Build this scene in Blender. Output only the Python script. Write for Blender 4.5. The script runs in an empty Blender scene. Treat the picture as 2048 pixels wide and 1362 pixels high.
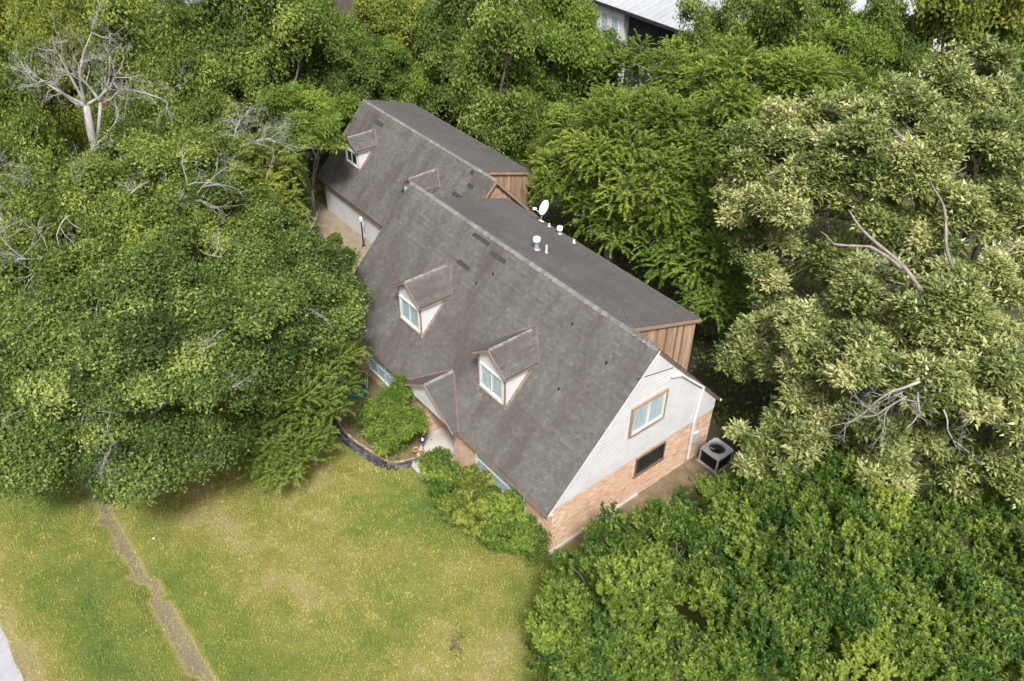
import bpy, math, random
import numpy as np
from mathutils import Matrix, Vector

# ------------------------------------------------------------------ camera, sky, sun, exposure
SC = bpy.context.scene
COL = SC.collection
R = math.radians

def look_axes(yaw, pit, rol):
    f = Vector((-math.sin(yaw) * math.cos(pit), math.cos(yaw) * math.cos(pit), -math.sin(pit)))
    r = Vector((math.cos(yaw), math.sin(yaw), 0)); u = r.cross(f)
    return r * math.cos(rol) + u * math.sin(rol), u * math.cos(rol) - r * math.sin(rol), f

CAM = Vector((15.149, -14.506, 26.96))
cr_, cu_, cf_ = look_axes(R(50.34), R(38.06), R(1.18))
cd = bpy.data.cameras.new('camera'); cam = bpy.data.objects.new('camera', cd); COL.objects.link(cam)
m3 = Matrix((cr_, cu_, -cf_)).transposed()
cam.matrix_world = Matrix.Translation(CAM) @ m3.to_4x4()
cd.sensor_fit = 'HORIZONTAL'; cd.sensor_width = 36.0; cd.lens = 36.0 * 1700.2 / 2048
cd.clip_start = 0.5; cd.clip_end = 1000
SC.camera = cam

SUN_TO = Vector((0.62, -0.42, 1.05)).normalized()      # from the scene towards the sun
world = bpy.data.worlds.new('World'); SC.world = world; world.use_nodes = True
wn = world.node_tree.nodes; wl = world.node_tree.links
bg = wn['Background']; bg.inputs['Strength'].default_value = 0.095
sky = wn.new('ShaderNodeTexSky'); sky.sky_type = 'NISHITA'; sky.sun_disc = False
sky.sun_elevation = math.asin(SUN_TO.z); sky.sun_rotation = math.atan2(SUN_TO.x, SUN_TO.y)
sky.air_density = 1.0; sky.dust_density = 6.0; sky.ozone_density = 0.6
hs = wn.new('ShaderNodeHueSaturation'); hs.inputs['Saturation'].default_value = 0.45   # thin cloud greys the sky
wl.new(sky.outputs[0], hs.inputs['Color']); wl.new(hs.outputs[0], bg.inputs['Color'])
sl = bpy.data.lights.new('sun', 'SUN'); sl.energy = 2.7; sl.angle = R(9); sl.color = (1.0, 0.99, 0.97)
so = bpy.data.objects.new('sun', sl); COL.objects.link(so)
so.rotation_euler = SUN_TO.to_track_quat('Z', 'Y').to_euler(); so.location = (20, -20, 60)
SC.view_settings.view_transform = 'Standard'; SC.view_settings.look = 'None'
SC.view_settings.exposure = 0.86; SC.view_settings.gamma = 1.0; SC.view_settings.use_curve_mapping = False
SC.cycles.max_bounces = 6; SC.cycles.transparent_max_bounces = 8

# ------------------------------------------------------------------ materials
def new_mat(name):
    m = bpy.data.materials.new(name); m.use_nodes = True
    nt = m.node_tree
    return m, nt, nt.nodes, nt.links, nt.nodes['Principled BSDF']

def ramp_node(N, stops):
    r = N.new('ShaderNodeValToRGB'); e = r.color_ramp.elements
    while len(e) < len(stops): e.new(0.5)
    for el, (p, c) in zip(e, stops):
        el.position = p; el.color = (*c, 1)
    return r

def surf(name, c0, c1, scale=3.0, rough=0.85, bump=0.0, bscale=40.0, metal=0.0, stretch=(1, 1, 1), spec=0.3, detail=6):
    """noise-mottled surface between two real colours, with optional fine relief"""
    m, nt, N, L, P = new_mat(name)
    tc = N.new('ShaderNodeTexCoord'); mp = N.new('ShaderNodeMapping'); mp.inputs['Scale'].default_value = stretch
    L.new(tc.outputs['Object'], mp.inputs[0])
    nz = N.new('ShaderNodeTexNoise'); nz.inputs['Scale'].default_value = scale; nz.inputs['Detail'].default_value = detail
    nz.inputs['Roughness'].default_value = 0.65
    L.new(mp.outputs[0], nz.inputs['Vector'])
    rp = ramp_node(N, [(0.3, c0), (0.7, c1)]); L.new(nz.outputs[0], rp.inputs[0]); L.new(rp.outputs[0], P.inputs['Base Color'])
    P.inputs['Roughness'].default_value = rough; P.inputs['Metallic'].default_value = metal
    P.inputs['Specular IOR Level'].default_value = spec
    if bump:
        n2 = N.new('ShaderNodeTexNoise'); n2.inputs['Scale'].default_value = bscale; L.new(mp.outputs[0], n2.inputs['Vector'])
        b = N.new('ShaderNodeBump'); b.inputs['Strength'].default_value = bump; b.inputs['Distance'].default_value = 0.02
        L.new(n2.outputs[0], b.inputs['Height']); L.new(b.outputs[0], P.inputs['Normal'])
    return m

def tinted(name, stops, rough=0.8, stain=None, stain_amt=0.5, spec=0.3, stain_scale=0.45, bump=0.0, stretch=(1, 1, 1)):
    """colour from the per-face 'tint' attribute, with large soft stains on top"""
    m, nt, N, L, P = new_mat(name)
    at = N.new('ShaderNodeAttribute'); at.attribute_name = 'tint'
    rp = ramp_node(N, stops); L.new(at.outputs['Fac'], rp.inputs[0]); out = rp.outputs[0]
    if stain:
        geo = N.new('ShaderNodeNewGeometry')
        nz = N.new('ShaderNodeTexNoise'); nz.inputs['Scale'].default_value = stain_scale; nz.inputs['Detail'].default_value = 7
        nz.inputs['Roughness'].default_value = 0.62
        mp = N.new('ShaderNodeMapping'); mp.inputs['Scale'].default_value = stretch; L.new(geo.outputs['Position'], mp.inputs[0])
        L.new(mp.outputs[0], nz.inputs['Vector'])
        mr = N.new('ShaderNodeMapRange'); mr.inputs[1].default_value = 0.42; mr.inputs[2].default_value = 0.72
        mr.inputs[4].default_value = stain_amt; L.new(nz.outputs[0], mr.inputs[0])
        mx = N.new('ShaderNodeMix'); mx.data_type = 'RGBA'; L.new(mr.outputs[0], mx.inputs[0])
        L.new(out, mx.inputs[6]); mx.inputs[7].default_value = (*stain, 1); out = mx.outputs[2]
    L.new(out, P.inputs['Base Color'])
    P.inputs['Roughness'].default_value = rough; P.inputs['Specular IOR Level'].default_value = spec
    if bump:
        geo2 = N.new('ShaderNodeNewGeometry')
        n2 = N.new('ShaderNodeTexNoise'); n2.inputs['Scale'].default_value = 60; L.new(geo2.outputs['Position'], n2.inputs['Vector'])
        b = N.new('ShaderNodeBump'); b.inputs['Strength'].default_value = bump; b.inputs['Distance'].default_value = 0.01
        L.new(n2.outputs[0], b.inputs['Height']); L.new(b.outputs[0], P.inputs['Normal'])
    return m

def leaf_mat(name, stops, trans=0.42, rough=0.6, spec=0.2):
    stops = [(p, tuple(min(.5, v * 2.0) for v in c)) for p, c in stops]
    m, nt, N, L, P = new_mat(name)
    at = N.new('ShaderNodeAttribute'); at.attribute_name = 'tint'
    rp = ramp_node(N, stops); L.new(at.outputs['Fac'], rp.inputs[0])
    L.new(rp.outputs[0], P.inputs['Base Color']); P.inputs['Roughness'].default_value = rough
    P.inputs['Specular IOR Level'].default_value = spec
    tr = N.new('ShaderNodeBsdfTranslucent')
    hv = N.new('ShaderNodeHueSaturation'); hv.inputs['Saturation'].default_value = 1.1; hv.inputs['Value'].default_value = 1.45
    L.new(rp.outputs[0], hv.inputs['Color']); L.new(hv.outputs[0], tr.inputs['Color'])
    mx = N.new('ShaderNodeMixShader'); mx.inputs[0].default_value = trans
    L.new(P.outputs[0], mx.inputs[1]); L.new(tr.outputs[0], mx.inputs[2])
    L.new(mx.outputs[0], N['Material Output'].inputs['Surface'])
    return m

M = {}
M['shingle'] = tinted('shingle', [(0.0, (0.080, 0.074, 0.069)), (0.5, (0.118, 0.110, 0.103)), (1.0, (0.166, 0.155, 0.147))], 0.9,
                      stain=(0.068, 0.058, 0.050), stain_amt=0.8, spec=0.15, bump=0.4, stain_scale=0.8, stretch=(1.3, .35, .35))
M['shingle_dark'] = tinted('shingle_dark', [(0.0, (0.074, 0.068, 0.064)), (0.5, (0.093, 0.086, 0.081)), (1.0, (0.12, 0.111, 0.105))], 0.75,
                           stain=(0.06, 0.056, 0.053), stain_amt=0.6, spec=0.3, bump=0.4)
M['ridge'] = tinted('ridge', [(0, (0.15, 0.142, 0.136)), (1, (0.235, 0.222, 0.215))], 0.9, spec=0.15)
M['felt'] = surf('felt', (0.03, 0.028, 0.026), (0.06, 0.055, 0.05), 6, 0.95)
M['underlay'] = surf('underlay', (0.07, 0.065, 0.06), (0.11, 0.10, 0.095), 2, 0.95)
M['brick'] = tinted('brick', [(0, (0.44, 0.27, 0.17)), (0.4, (0.58, 0.39, 0.27)), (0.8, (0.66, 0.47, 0.35)), (1, (0.72, 0.56, 0.45))], 0.9, stain=(0.46, 0.30, 0.19), stain_amt=0.5, spec=0.2, stain_scale=1.2, bump=0.5)
M['mortar'] = surf('mortar', (0.55, 0.42, 0.31), (0.66, 0.53, 0.41), 8, 0.95)
M['white'] = surf('white_paint', (0.54, 0.54, 0.542), (0.64, 0.64, 0.642), 1.3, 0.55, spec=0.4)
M['cream'] = surf('cream_paint', (0.62, 0.58, 0.52), (0.74, 0.70, 0.64), 2.0, 0.6)
M['tan_trim'] = surf('tan_trim', (0.25, 0.165, 0.12), (0.37, 0.26, 0.195), 3.0, 0.7)
M['brown_trim'] = surf('brown_trim', (0.11, 0.07, 0.05), (0.20, 0.13, 0.09), 3.0, 0.75)
M['wood'] = tinted('weathered_wood', [(0, (0.19, 0.105, 0.06)), (0.5, (0.36, 0.22, 0.135)), (1, (0.48, 0.33, 0.225))], 0.9, stain=(0.14, 0.105, 0.08), stain_amt=0.75, stain_scale=2.2, stretch=(1, 3, .4))
M['step'] = surf('step_flashing', (0.15, 0.12, 0.10), (0.27, 0.20, 0.15), 2.5, 0.85)
M['flashing'] = surf('red_flashing', (0.15, 0.085, 0.078), (0.22, 0.14, 0.13), 5, 0.7)
M['dark_metal'] = surf('dark_metal', (0.015, 0.016, 0.018), (0.03, 0.03, 0.032), 8, 0.45)
M['grey_metal'] = surf('grey_metal', (0.42, 0.43, 0.45), (0.55, 0.56, 0.58), 5, 0.4, spec=0.5)
M['white_metal'] = surf('white_metal', (0.70, 0.71, 0.72), (0.8, 0.8, 0.8), 4, 0.4, spec=0.5)
M['galv'] = surf('galvanised', (0.35, 0.42, 0.46), (0.5, 0.56, 0.6), 6, 0.35, metal=0.6)
M['concrete'] = surf('concrete', (0.36, 0.335, 0.30), (0.50, 0.47, 0.43), 1.5, 0.9, bump=0.3, bscale=25)
M['road'] = surf('pale_concrete', (0.27, 0.27, 0.285), (0.36, 0.36, 0.375), 1.6, 0.9, bump=0.2, bscale=20)
M['teal'] = surf('teal_enamel', (0.012, 0.16, 0.115), (0.02, 0.24, 0.17), 5, 0.45, spec=0.5)
M['mint'] = surf('mint_rod', (0.16, 0.42, 0.36), (0.3, 0.55, 0.48), 5, 0.45, spec=0.5)
M['slate_block'] = tinted('dark_edging', [(0, (0.03, 0.03, 0.033)), (0.6, (0.075, 0.073, 0.077)), (1, (0.15, 0.145, 0.145))], 0.9)
M['tan_block'] = tinted('tan_edging', [(0, (0.22, 0.14, 0.09)), (0.6, (0.36, 0.25, 0.16)), (1, (0.46, 0.36, 0.25))], 0.95)
M['curtain'] = surf('curtain', (0.40, 0.48, 0.51), (0.74, 0.78, 0.79), 3.0, 0.9, stretch=(9, 9, 0.6))
M['screen'] = surf('insect_screen', (0.018, 0.019, 0.02), (0.032, 0.034, 0.036), 5, 0.6)
M['interior'] = surf('interior', (0.05, 0.05, 0.055), (0.09, 0.09, 0.095), 2, 0.9)
M['terracotta'] = surf('terracotta', (0.45, 0.20, 0.08), (0.60, 0.30, 0.13), 9, 0.85)
M['bark'] = surf('bark', (0.09, 0.075, 0.06), (0.24, 0.21, 0.18), 5, 0.95, bump=0.8, bscale=18, stretch=(1, 1, 0.25))
M['bark_pale'] = surf('pale_bark', (0.13, 0.108, 0.09), (0.33, 0.285, 0.245), 4, 0.95, bump=0.6, bscale=18, stretch=(1, 1, 0.3))
M['dead_wood'] = surf('dead_wood', (0.19, 0.175, 0.16), (0.38, 0.36, 0.335), 5, 0.95, bump=0.6, bscale=25, stretch=(1, 1, 0.3))
M['rot'] = surf('orange_rot', (0.28, 0.11, 0.05), (0.40, 0.18, 0.09), 8, 0.95)
M['soil'] = surf('forest_floor', (0.035, 0.030, 0.020), (0.085, 0.068, 0.045), 0.6, 1.0, bump=0.6, bscale=6, detail=9)
M['bed_soil'] = surf('bed_soil', (0.10, 0.075, 0.045), (0.22, 0.165, 0.10), 1.6, 1.0, bump=0.7, bscale=10, detail=9)
M['gravel_drive'] = surf('dirt_drive', (0.17, 0.135, 0.09), (0.30, 0.24, 0.17), 1.2, 1.0, bump=0.6, bscale=9, detail=9)
M['black_roof'] = surf('charcoal_wall', (0.02, 0.02, 0.024), (0.04, 0.04, 0.045), 1.5, 0.8)
M['metal_roof'] = surf('white_metal_roof', (0.30, 0.31, 0.325), (0.40, 0.41, 0.425), 0.5, 0.6, stretch=(1, .3, .3))
M['slate_roof'] = surf('slate_blue_roof', (0.10, 0.11, 0.14), (0.16, 0.17, 0.21), 1.2, 0.85)

def glass_mat():
    m, nt, N, L, P = new_mat('window_glass')
    t = N.new('ShaderNodeBsdfTransparent'); t.inputs[0].default_value = (0.95, 0.975, 0.985, 1)
    g = N.new('ShaderNodeBsdfGlossy'); g.inputs['Roughness'].default_value = 0.04
    fr = N.new('ShaderNodeLayerWeight'); fr.inputs['Blend'].default_value = 0.15
    mx = N.new('ShaderNodeMixShader'); mx.inputs[0].default_value = 0.10; L.new(t.outputs[0], mx.inputs[1]); L.new(g.outputs[0], mx.inputs[2])
    L.new(mx.outputs[0], N['Material Output'].inputs['Surface'])
    return m
M['glass'] = glass_mat()

LEAF = {
 'oak':    leaf_mat('leaf_oak', [(0, (0.021, 0.038, 0.010)), (0.4, (0.057, 0.086, 0.020)), (0.75, (0.105, 0.138, 0.034)), (1, (0.185, 0.205, 0.065))]),
 'olive':  leaf_mat('leaf_olive', [(0, (0.032, 0.050, 0.011)), (0.45, (0.075, 0.104, 0.021)), (1, (0.18, 0.205, 0.050))]),
 'yellow': leaf_mat('leaf_yellowgreen', [(0, (0.050, 0.070, 0.013)), (0.5, (0.096, 0.120, 0.022)), (1, (0.19, 0.19, 0.04))]),
 'dark':   leaf_mat('leaf_dark', [(0, (0.030, 0.050, 0.012)), (0.5, (0.062, 0.092, 0.020)), (1, (0.13, 0.16, 0.036))]),
 'bright': leaf_mat('leaf_bright', [(0, (0.038, 0.066, 0.012)), (0.5, (0.074, 0.114, 0.019)), (1, (0.145, 0.185, 0.034))]),
 'gloss':  leaf_mat('leaf_glossy', [(0, (0.022, 0.046, 0.008)), (0.5, (0.058, 0.095, 0.015)), (1, (0.140, 0.168, 0.030))], 0.42, 0.55, 0.25),
 'broad':  leaf_mat('leaf_broad', [(0, (0.034, 0.052, 0.013)), (0.4, (0.092, 0.112, 0.028)), (0.8, (0.185, 0.194, 0.076)), (1, (0.245, 0.236, 0.11))], 0.28, 0.46, 0.5),
 'feather': leaf_mat('leaf_feathery', [(0, (0.032, 0.054, 0.011)), (0.5, (0.080, 0.113, 0.020)), (1, (0.19, 0.215, 0.042))]),
 'cedar':  leaf_mat('leaf_cedar', [(0, (0.040, 0.062, 0.014)), (0.5, (0.078, 0.108, 0.022)), (1, (0.125, 0.155, 0.034))]),
}

# ------------------------------------------------------------------ mesh helpers
ORG = {}
def org(o): return ORG.get(o.name, Vector((0, 0, 0))) if o else Vector((0, 0, 0))

def tag(o, label=None, cat=None, group=None, kind=None):
    if label: o['label'] = label
    if cat: o['category'] = cat
    if group: o['group'] = group
    if kind: o['kind'] = kind
    return o

def empty(name, loc, label=None, cat=None, group=None):
    o = bpy.data.objects.new(name, None); COL.objects.link(o); o.location = loc; o.empty_display_size = 0.3
    ORG[o.name] = Vector(loc)
    return tag(o, label, cat, group)

class MB:
    def __init__(s): s.v = []; s.f = []; s.t = []
    def add(s, vs, fs, tint=0.5):
        b = len(s.v); s.v += [tuple(p) for p in vs]
        for f in fs: s.f.append(tuple(b + i for i in f)); s.t.append(tint)
        return s
    def box(s, x0, x1, y0, y1, z0, z1, tint=0.5):
        vs = [(x0, y0, z0), (x1, y0, z0), (x1, y1, z0), (x0, y1, z0), (x0, y0, z1), (x1, y0, z1), (x1, y1, z1), (x0, y1, z1)]
        return s.add(vs, [(0, 3, 2, 1), (4, 5, 6, 7), (0, 1, 5, 4), (1, 2, 6, 5), (2, 3, 7, 6), (3, 0, 4, 7)], tint)
    def slab(s, poly, vec, tint=0.5):
        n = len(poly); P = [Vector(p) for p in poly]; V = Vector(vec)
        return s.add(P + [p + V for p in P], [tuple(range(n - 1, -1, -1)), tuple(range(n, 2 * n))] +
                     [(i, (i + 1) % n, n + (i + 1) % n, n + i) for i in range(n)], tint)
    def bar(s, a, b, w, h, up=(0, 0, 1), tint=0.5):
        a = Vector(a); b = Vector(b); d = (b - a).normalized(); x = d.cross(Vector(up))
        if x.length < 1e-4: x = d.cross(Vector((1, 0, 0)))
        x.normalize(); y = x.cross(d).normalized()
        vs = [p + x * (w / 2 * i) + y * (h / 2 * j) for p in (a, b) for i, j in ((-1, -1), (1, -1), (1, 1), (-1, 1))]
        return s.add(vs, [(0, 3, 2, 1), (4, 5, 6, 7), (0, 1, 5, 4), (1, 2, 6, 5), (2, 3, 7, 6), (3, 0, 4, 7)], tint)
    def tube(s, pts, rad, n=8, closed=False, cap=True, tint=0.5):
        P = [Vector(p) for p in pts]; k = len(P)
        if not hasattr(rad, '__len__'): rad = [rad] * k
        base = len(s.v); ref = Vector((0.31, 0.47, 0.82)).normalized()
        for i, p in enumerate(P):
            a = P[(i - 1) % k] if (closed or i > 0) else p
            b = P[(i + 1) % k] if (closed or i < k - 1) else p
            d = (b - a)
            d = d.normalized() if d.length > 1e-9 else Vector((0, 0, 1))
            x = d.cross(ref)
            if x.length < 1e-3: x = d.cross(Vector((1, 0, 0)))
            x.normalize(); y = d.cross(x)
            for j in range(n):
                q = 2 * math.pi * j / n; s.v.append(tuple(p + (x * math.cos(q) + y * math.sin(q)) * rad[i]))
        for i in range(k if closed else k - 1):
            a = base + i * n; b = base + ((i + 1) % k) * n
            for j in range(n): s.f.append((a + j, a + (j + 1) % n, b + (j + 1) % n, b + j)); s.t.append(tint)
        if cap and not closed:
            s.f.append(tuple(base + j for j in range(n - 1, -1, -1))); s.t.append(tint)
            s.f.append(tuple(base + (k - 1) * n + j for j in range(n))); s.t.append(tint)
        return s
    def lathe(s, c, prof, n=16, axis=(0, 0, 1), tint=0.5):
        ax = Vector(axis).normalized(); x = ax.orthogonal().normalized(); y = ax.cross(x); c = Vector(c); base = len(s.v)
        for r_, h in prof:
            for j in range(n):
                q = 2 * math.pi * j / n; s.v.append(tuple(c + ax * h + (x * math.cos(q) + y * math.sin(q)) * r_))
        for i in range(len(prof) - 1):
            for j in range(n):
                a = base + i * n; s.f.append((a + j, a + (j + 1) % n, a + n + (j + 1) % n, a + n + j)); s.t.append(tint)
        return s
    def build(s, name, mat, parent=None, label=None, kind=None, smooth=False, cat=None, group=None, loc=None):
        o_ = org(parent)
        L = Vector(loc) if loc is not None else None
        sh = o_ if L is None else L
        me = bpy.data.meshes.new(name)
        me.from_pydata([(x - sh.x, y - sh.y, z - sh.z) for x, y, z in s.v], [], s.f)
        if any(t != 0.5 for t in s.t):
            a = me.attributes.new('tint', 'FLOAT', 'FACE'); a.data.foreach_set('value', s.t)
        if smooth: me.polygons.foreach_set('use_smooth', [True] * len(me.polygons))
        me.materials.append(mat)
        o = bpy.data.objects.new(name, me); COL.objects.link(o)
        if parent: o.parent = parent
        if L is not None: o.location = L - o_
        ORG[o.name] = o_ if L is None else L
        return tag(o, label, cat, group, kind)

def arrays_mesh(name, V, nper, tint, mat, parent=None):
    """faces of nper consecutive vertices each"""
    nv = len(V); nf = nv // nper
    me = bpy.data.meshes.new(name)
    me.vertices.add(nv); me.vertices.foreach_set('co', np.ascontiguousarray(V, dtype=np.float32).ravel())
    me.loops.add(nv); me.loops.foreach_set('vertex_index', np.arange(nv, dtype=np.int32))
    me.polygons.add(nf); me.polygons.foreach_set('loop_start', np.arange(0, nv, nper, dtype=np.int32))
    a = me.attributes.new('tint', 'FLOAT', 'FACE'); a.data.foreach_set('value', np.ascontiguousarray(tint, dtype=np.float32))
    me.materials.append(mat); me.update(calc_edges=True)
    o = bpy.data.objects.new(name, me); COL.objects.link(o)
    if parent: o.parent = parent
    return o

# ------------------------------------------------------------------ ground
_rs = np.random.RandomState(11); _tab = _rs.rand(256, 256)
def vnoise(x, y, s):
    x = np.asarray(x, float) * s + 1000.3; y = np.asarray(y, float) * s + 1000.7
    i = np.floor(x).astype(int); j = np.floor(y).astype(int); fx = x - i; fy = y - j
    fx = fx * fx * (3 - 2 * fx); fy = fy * fy * (3 - 2 * fy)
    g = lambda a, b: _tab[a % 256, b % 256]
    return (g(i, j) * (1 - fx) + g(i + 1, j) * fx) * (1 - fy) + (g(i, j + 1) * (1 - fx) + g(i + 1, j + 1) * fx) * fy
def fbm(x, y, s): return vnoise(x, y, s) * .5 + vnoise(x, y, s * 2.1) * .27 + vnoise(x, y, s * 4.3) * .15 + vnoise(x, y, s * 9) * .08

ROAD_Y = -17.25
def gz(x, y):
    x = np.asarray(x, float); y = np.asarray(y, float)
    d = y + 12.55 + 0.08 * np.sin(x * .35)
    z = -0.13 * np.exp(-(d / .55) ** 2) + 0.07 * (fbm(x, y, .35) - .5)
    return z * np.clip((-0.6 - y) / 2.0, 0, 1) + np.where(y < -0.6, 0.004, 0.004)

# how dry the turf is: 0 green, 0.5 yellow green, 0.8 straw, 1 bare brown earth
SPOTS = [(-8.5, -5.0, 2.6, 1.6, .22), (-4.6, -7.5, 3.0, 1.8, .12), (1.2, -4.8, 2.2, 1.6, .26), (-9.3, -10.2, 2.6, 1.5, .22), (-11.5, -8.8, 3.0, 1.2, .20),
         (-5.6, -2.6, 1.6, 1.2, -.38), (-3.0, -2.3, 2.2, .8, -.35), (-7.0, -12.0, 3.5, 1.2, -.2), (-10.0, -14.6, 3.0, 1.0, -.30), (-5.5, -14.8, 3.0, .9, -.38),
         (-15.5, -14.2, 3, 2.2, -.28), (0.9, -1.6, 1.3, 1.0, -.22), (-2.0, -11.5, 2.5, 1.0, -.28), (-0.5, -7.0, 2.0, 1.4, -.06)]
def dry(x, y):
    x = np.asarray(x, float); y = np.asarray(y, float)
    v = 0.45 + (fbm(x + 7, y - 3, .33) - .5) * 0.45 + (fbm(x, y, 1.3) - .5) * .45
    for cx, cy, sx, sy, a in SPOTS: v = v + .7 * a * np.exp(-((x - cx) / sx) ** 2 - ((y - cy) / sy) ** 2)
    v = np.minimum(v, .8)
    d = y + 12.55 + 0.08 * np.sin(x * .35)
    m = np.exp(-((d + .5 * (fbm(x, y, 1.3) - .5)) / .44) ** 2) * (0.4 + 1.0 * fbm(x + 3, y, 2.6))
    v = v + 0.42 * (fbm(x, y, 3.2) - .5)
    v = np.where(m > .52, .84 + .16 * fbm(x, y, 4), v)
    v = np.where(y < -15.5, np.minimum(v + 0.38 * np.exp(-((y - ROAD_Y) / .75) ** 2), .86), v)
    return np.clip(v, 0, 1)

GRASS_STOPS = [(0.0, (0.082, 0.125, 0.027)), (0.35, (0.138, 0.160, 0.037)), (0.62, (0.210, 0.197, 0.056)), (0.82, (0.29, 0.245, 0.11)), (0.95, (0.19, 0.16, 0.105))]
def lawn_mat():
    m, nt, N, L, P = new_mat('turf')
    at = N.new('ShaderNodeAttribute'); at.attribute_name = 'tint'
    nz = N.new('ShaderNodeTexNoise'); nz.inputs['Scale'].default_value = 9; nz.inputs['Detail'].default_value = 8
    geo = N.new('ShaderNodeNewGeometry'); L.new(geo.outputs['Position'], nz.inputs['Vector'])
    ma = N.new('ShaderNodeMath'); ma.operation = 'MULTIPLY_ADD'; ma.inputs[1].default_value = 0.5
    L.new(nz.outputs[0], ma.inputs[0])
    ad = N.new('ShaderNodeMath'); ad.operation = 'ADD'; ad.inputs[1].default_value = -0.25; L.new(at.outputs['Fac'], ad.inputs[0])
    L.new(ad.outputs[0], ma.inputs[2])
    rp = ramp_node(N, [(p, tuple(c_ * .8 for c_ in c)) for p, c in GRASS_STOPS]); L.new(ma.outputs[0], rp.inputs[0])
    L.new(rp.outputs[0], P.inputs['Base Color']); P.inputs['Roughness'].default_value = 1.0; P.inputs['Specular IOR Level'].default_value = 0.1
    b = N.new('ShaderNodeBump'); b.inputs['Strength'].default_value = 0.6; b.inputs['Distance'].default_value = 0.04
    n2 = N.new('ShaderNodeTexNoise'); n2.inputs['Scale'].default_value = 22; L.new(geo.outputs['Position'], n2.inputs['Vector'])
    L.new(n2.outputs[0], b.inputs['Height']); L.new(b.outputs[0], P.inputs['Normal'])
    return m

g_ = MB(); g_.add([(-260, -120, -.14), (140, -120, -.14), (140, 260, -.14), (-260, 260, -.14)], [(0, 1, 2, 3)])
g_.build('ground', M['soil'], kind='structure')
# turf sheet in front of the house
xs = np.arange(-46, 18.01, .25); ys = np.arange(ROAD_Y, 7.5, .25); X, Y = np.meshgrid(xs, ys)
Yj = Y.copy(); Yj[0] += (fbm(xs, xs * 0 + 3, 1.4) - .5) * .2
Z = gz(X, Yj); V = np.stack([X, Yj, Z], -1).reshape(-1, 3); nx = len(xs); ny = len(ys)
F = [(j * nx + i, j * nx + i + 1, (j + 1) * nx + i + 1, (j + 1) * nx + i) for j in range(ny - 1) for i in range(nx - 1)]
me = bpy.data.meshes.new('lawn'); me.from_pydata(V.tolist(), [], F)
a_ = me.attributes.new('tint', 'FLOAT', 'POINT'); a_.data.foreach_set('value', dry(X, Yj).ravel())
me.materials.append(lawn_mat()); me.polygons.foreach_set('use_smooth', [True] * len(me.polygons))
lawn = bpy.data.objects.new('lawn', me); COL.objects.link(lawn); tag(lawn, kind='structure')
MB().box(-60, 40, -40, ROAD_Y + .06, -.3, -0.02).build('road', M['road'], kind='structure')
d_ = MB(); d_.add([(-31, 3.6, .035), (-21.5, 2.6, .035), (-17.2, 4.0, .035), (-17.2, 6.7, .035), (-31, 6.7, .035)], [(0, 1, 2, 3, 4)])
d_.build('driveway', M['gravel_drive'], kind='structure')
# bare planting bed by the gable end and the curved bed by the entrance
b_ = MB(); nb_ = 26
top = [(0.0 + 0.0 * i, 1.3 + i * 8.5 / nb_) for i in range(nb_ + 1)]
low = [(1.15 + .5 * math.sin(i * .7) * .4 + .3 * min(1, i / 8) * 3, 1.3 + i * 8.5 / nb_) for i in range(nb_ + 1)]
b_.v = [(x, y, .045) for x, y in top] + [(x, y, .045) for x, y in low]
b_.f = [(i, nb_ + 1 + i, nb_ + 2 + i, i + 1) for i in range(nb_)]; b_.t = [.5] * nb_
b_.build('side_bed', M['bed_soil'], kind='structure')
EDGE = [(-12.9, -1.75), (-12.55, -2.15), (-11.7, -2.5), (-10.9, -2.68), (-9.9, -2.62), (-8.95, -2.42), (-8.2, -2.25), (-7.75, -1.95), (-7.5, -1.4), (-7.35, -0.75)]
def smooth_path(P, n):
    P = [Vector((*p, 0)) for p in P]; out = []
    for i in range(len(P) - 1):
        p0 = P[max(i - 1, 0)]; p1 = P[i]; p2 = P[i + 1]; p3 = P[min(i + 2, len(P) - 1)]
        for k in range(n):
            t = k / n
            out.append(0.5 * ((2 * p1) + (p2 - p0) * t + (2 * p0 - 5 * p1 + 4 * p2 - p3) * t * t + (3 * p1 - p0 - 3 * p2 + p3) * t ** 3))
    out.append(P[-1]); return out
EP = smooth_path(EDGE, 8)
b_ = MB(); b_.v = [(p.x, p.y, .05) for p in EP] + [(-8.3, -.2, .05), (-8.3, .25, .05), (-13.4, .25, .05)]; b_.f = [tuple(range(len(b_.v)))]; b_.t = [.5]
b_.build('entrance_bed', M['bed_soil'], kind='structure')

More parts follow.
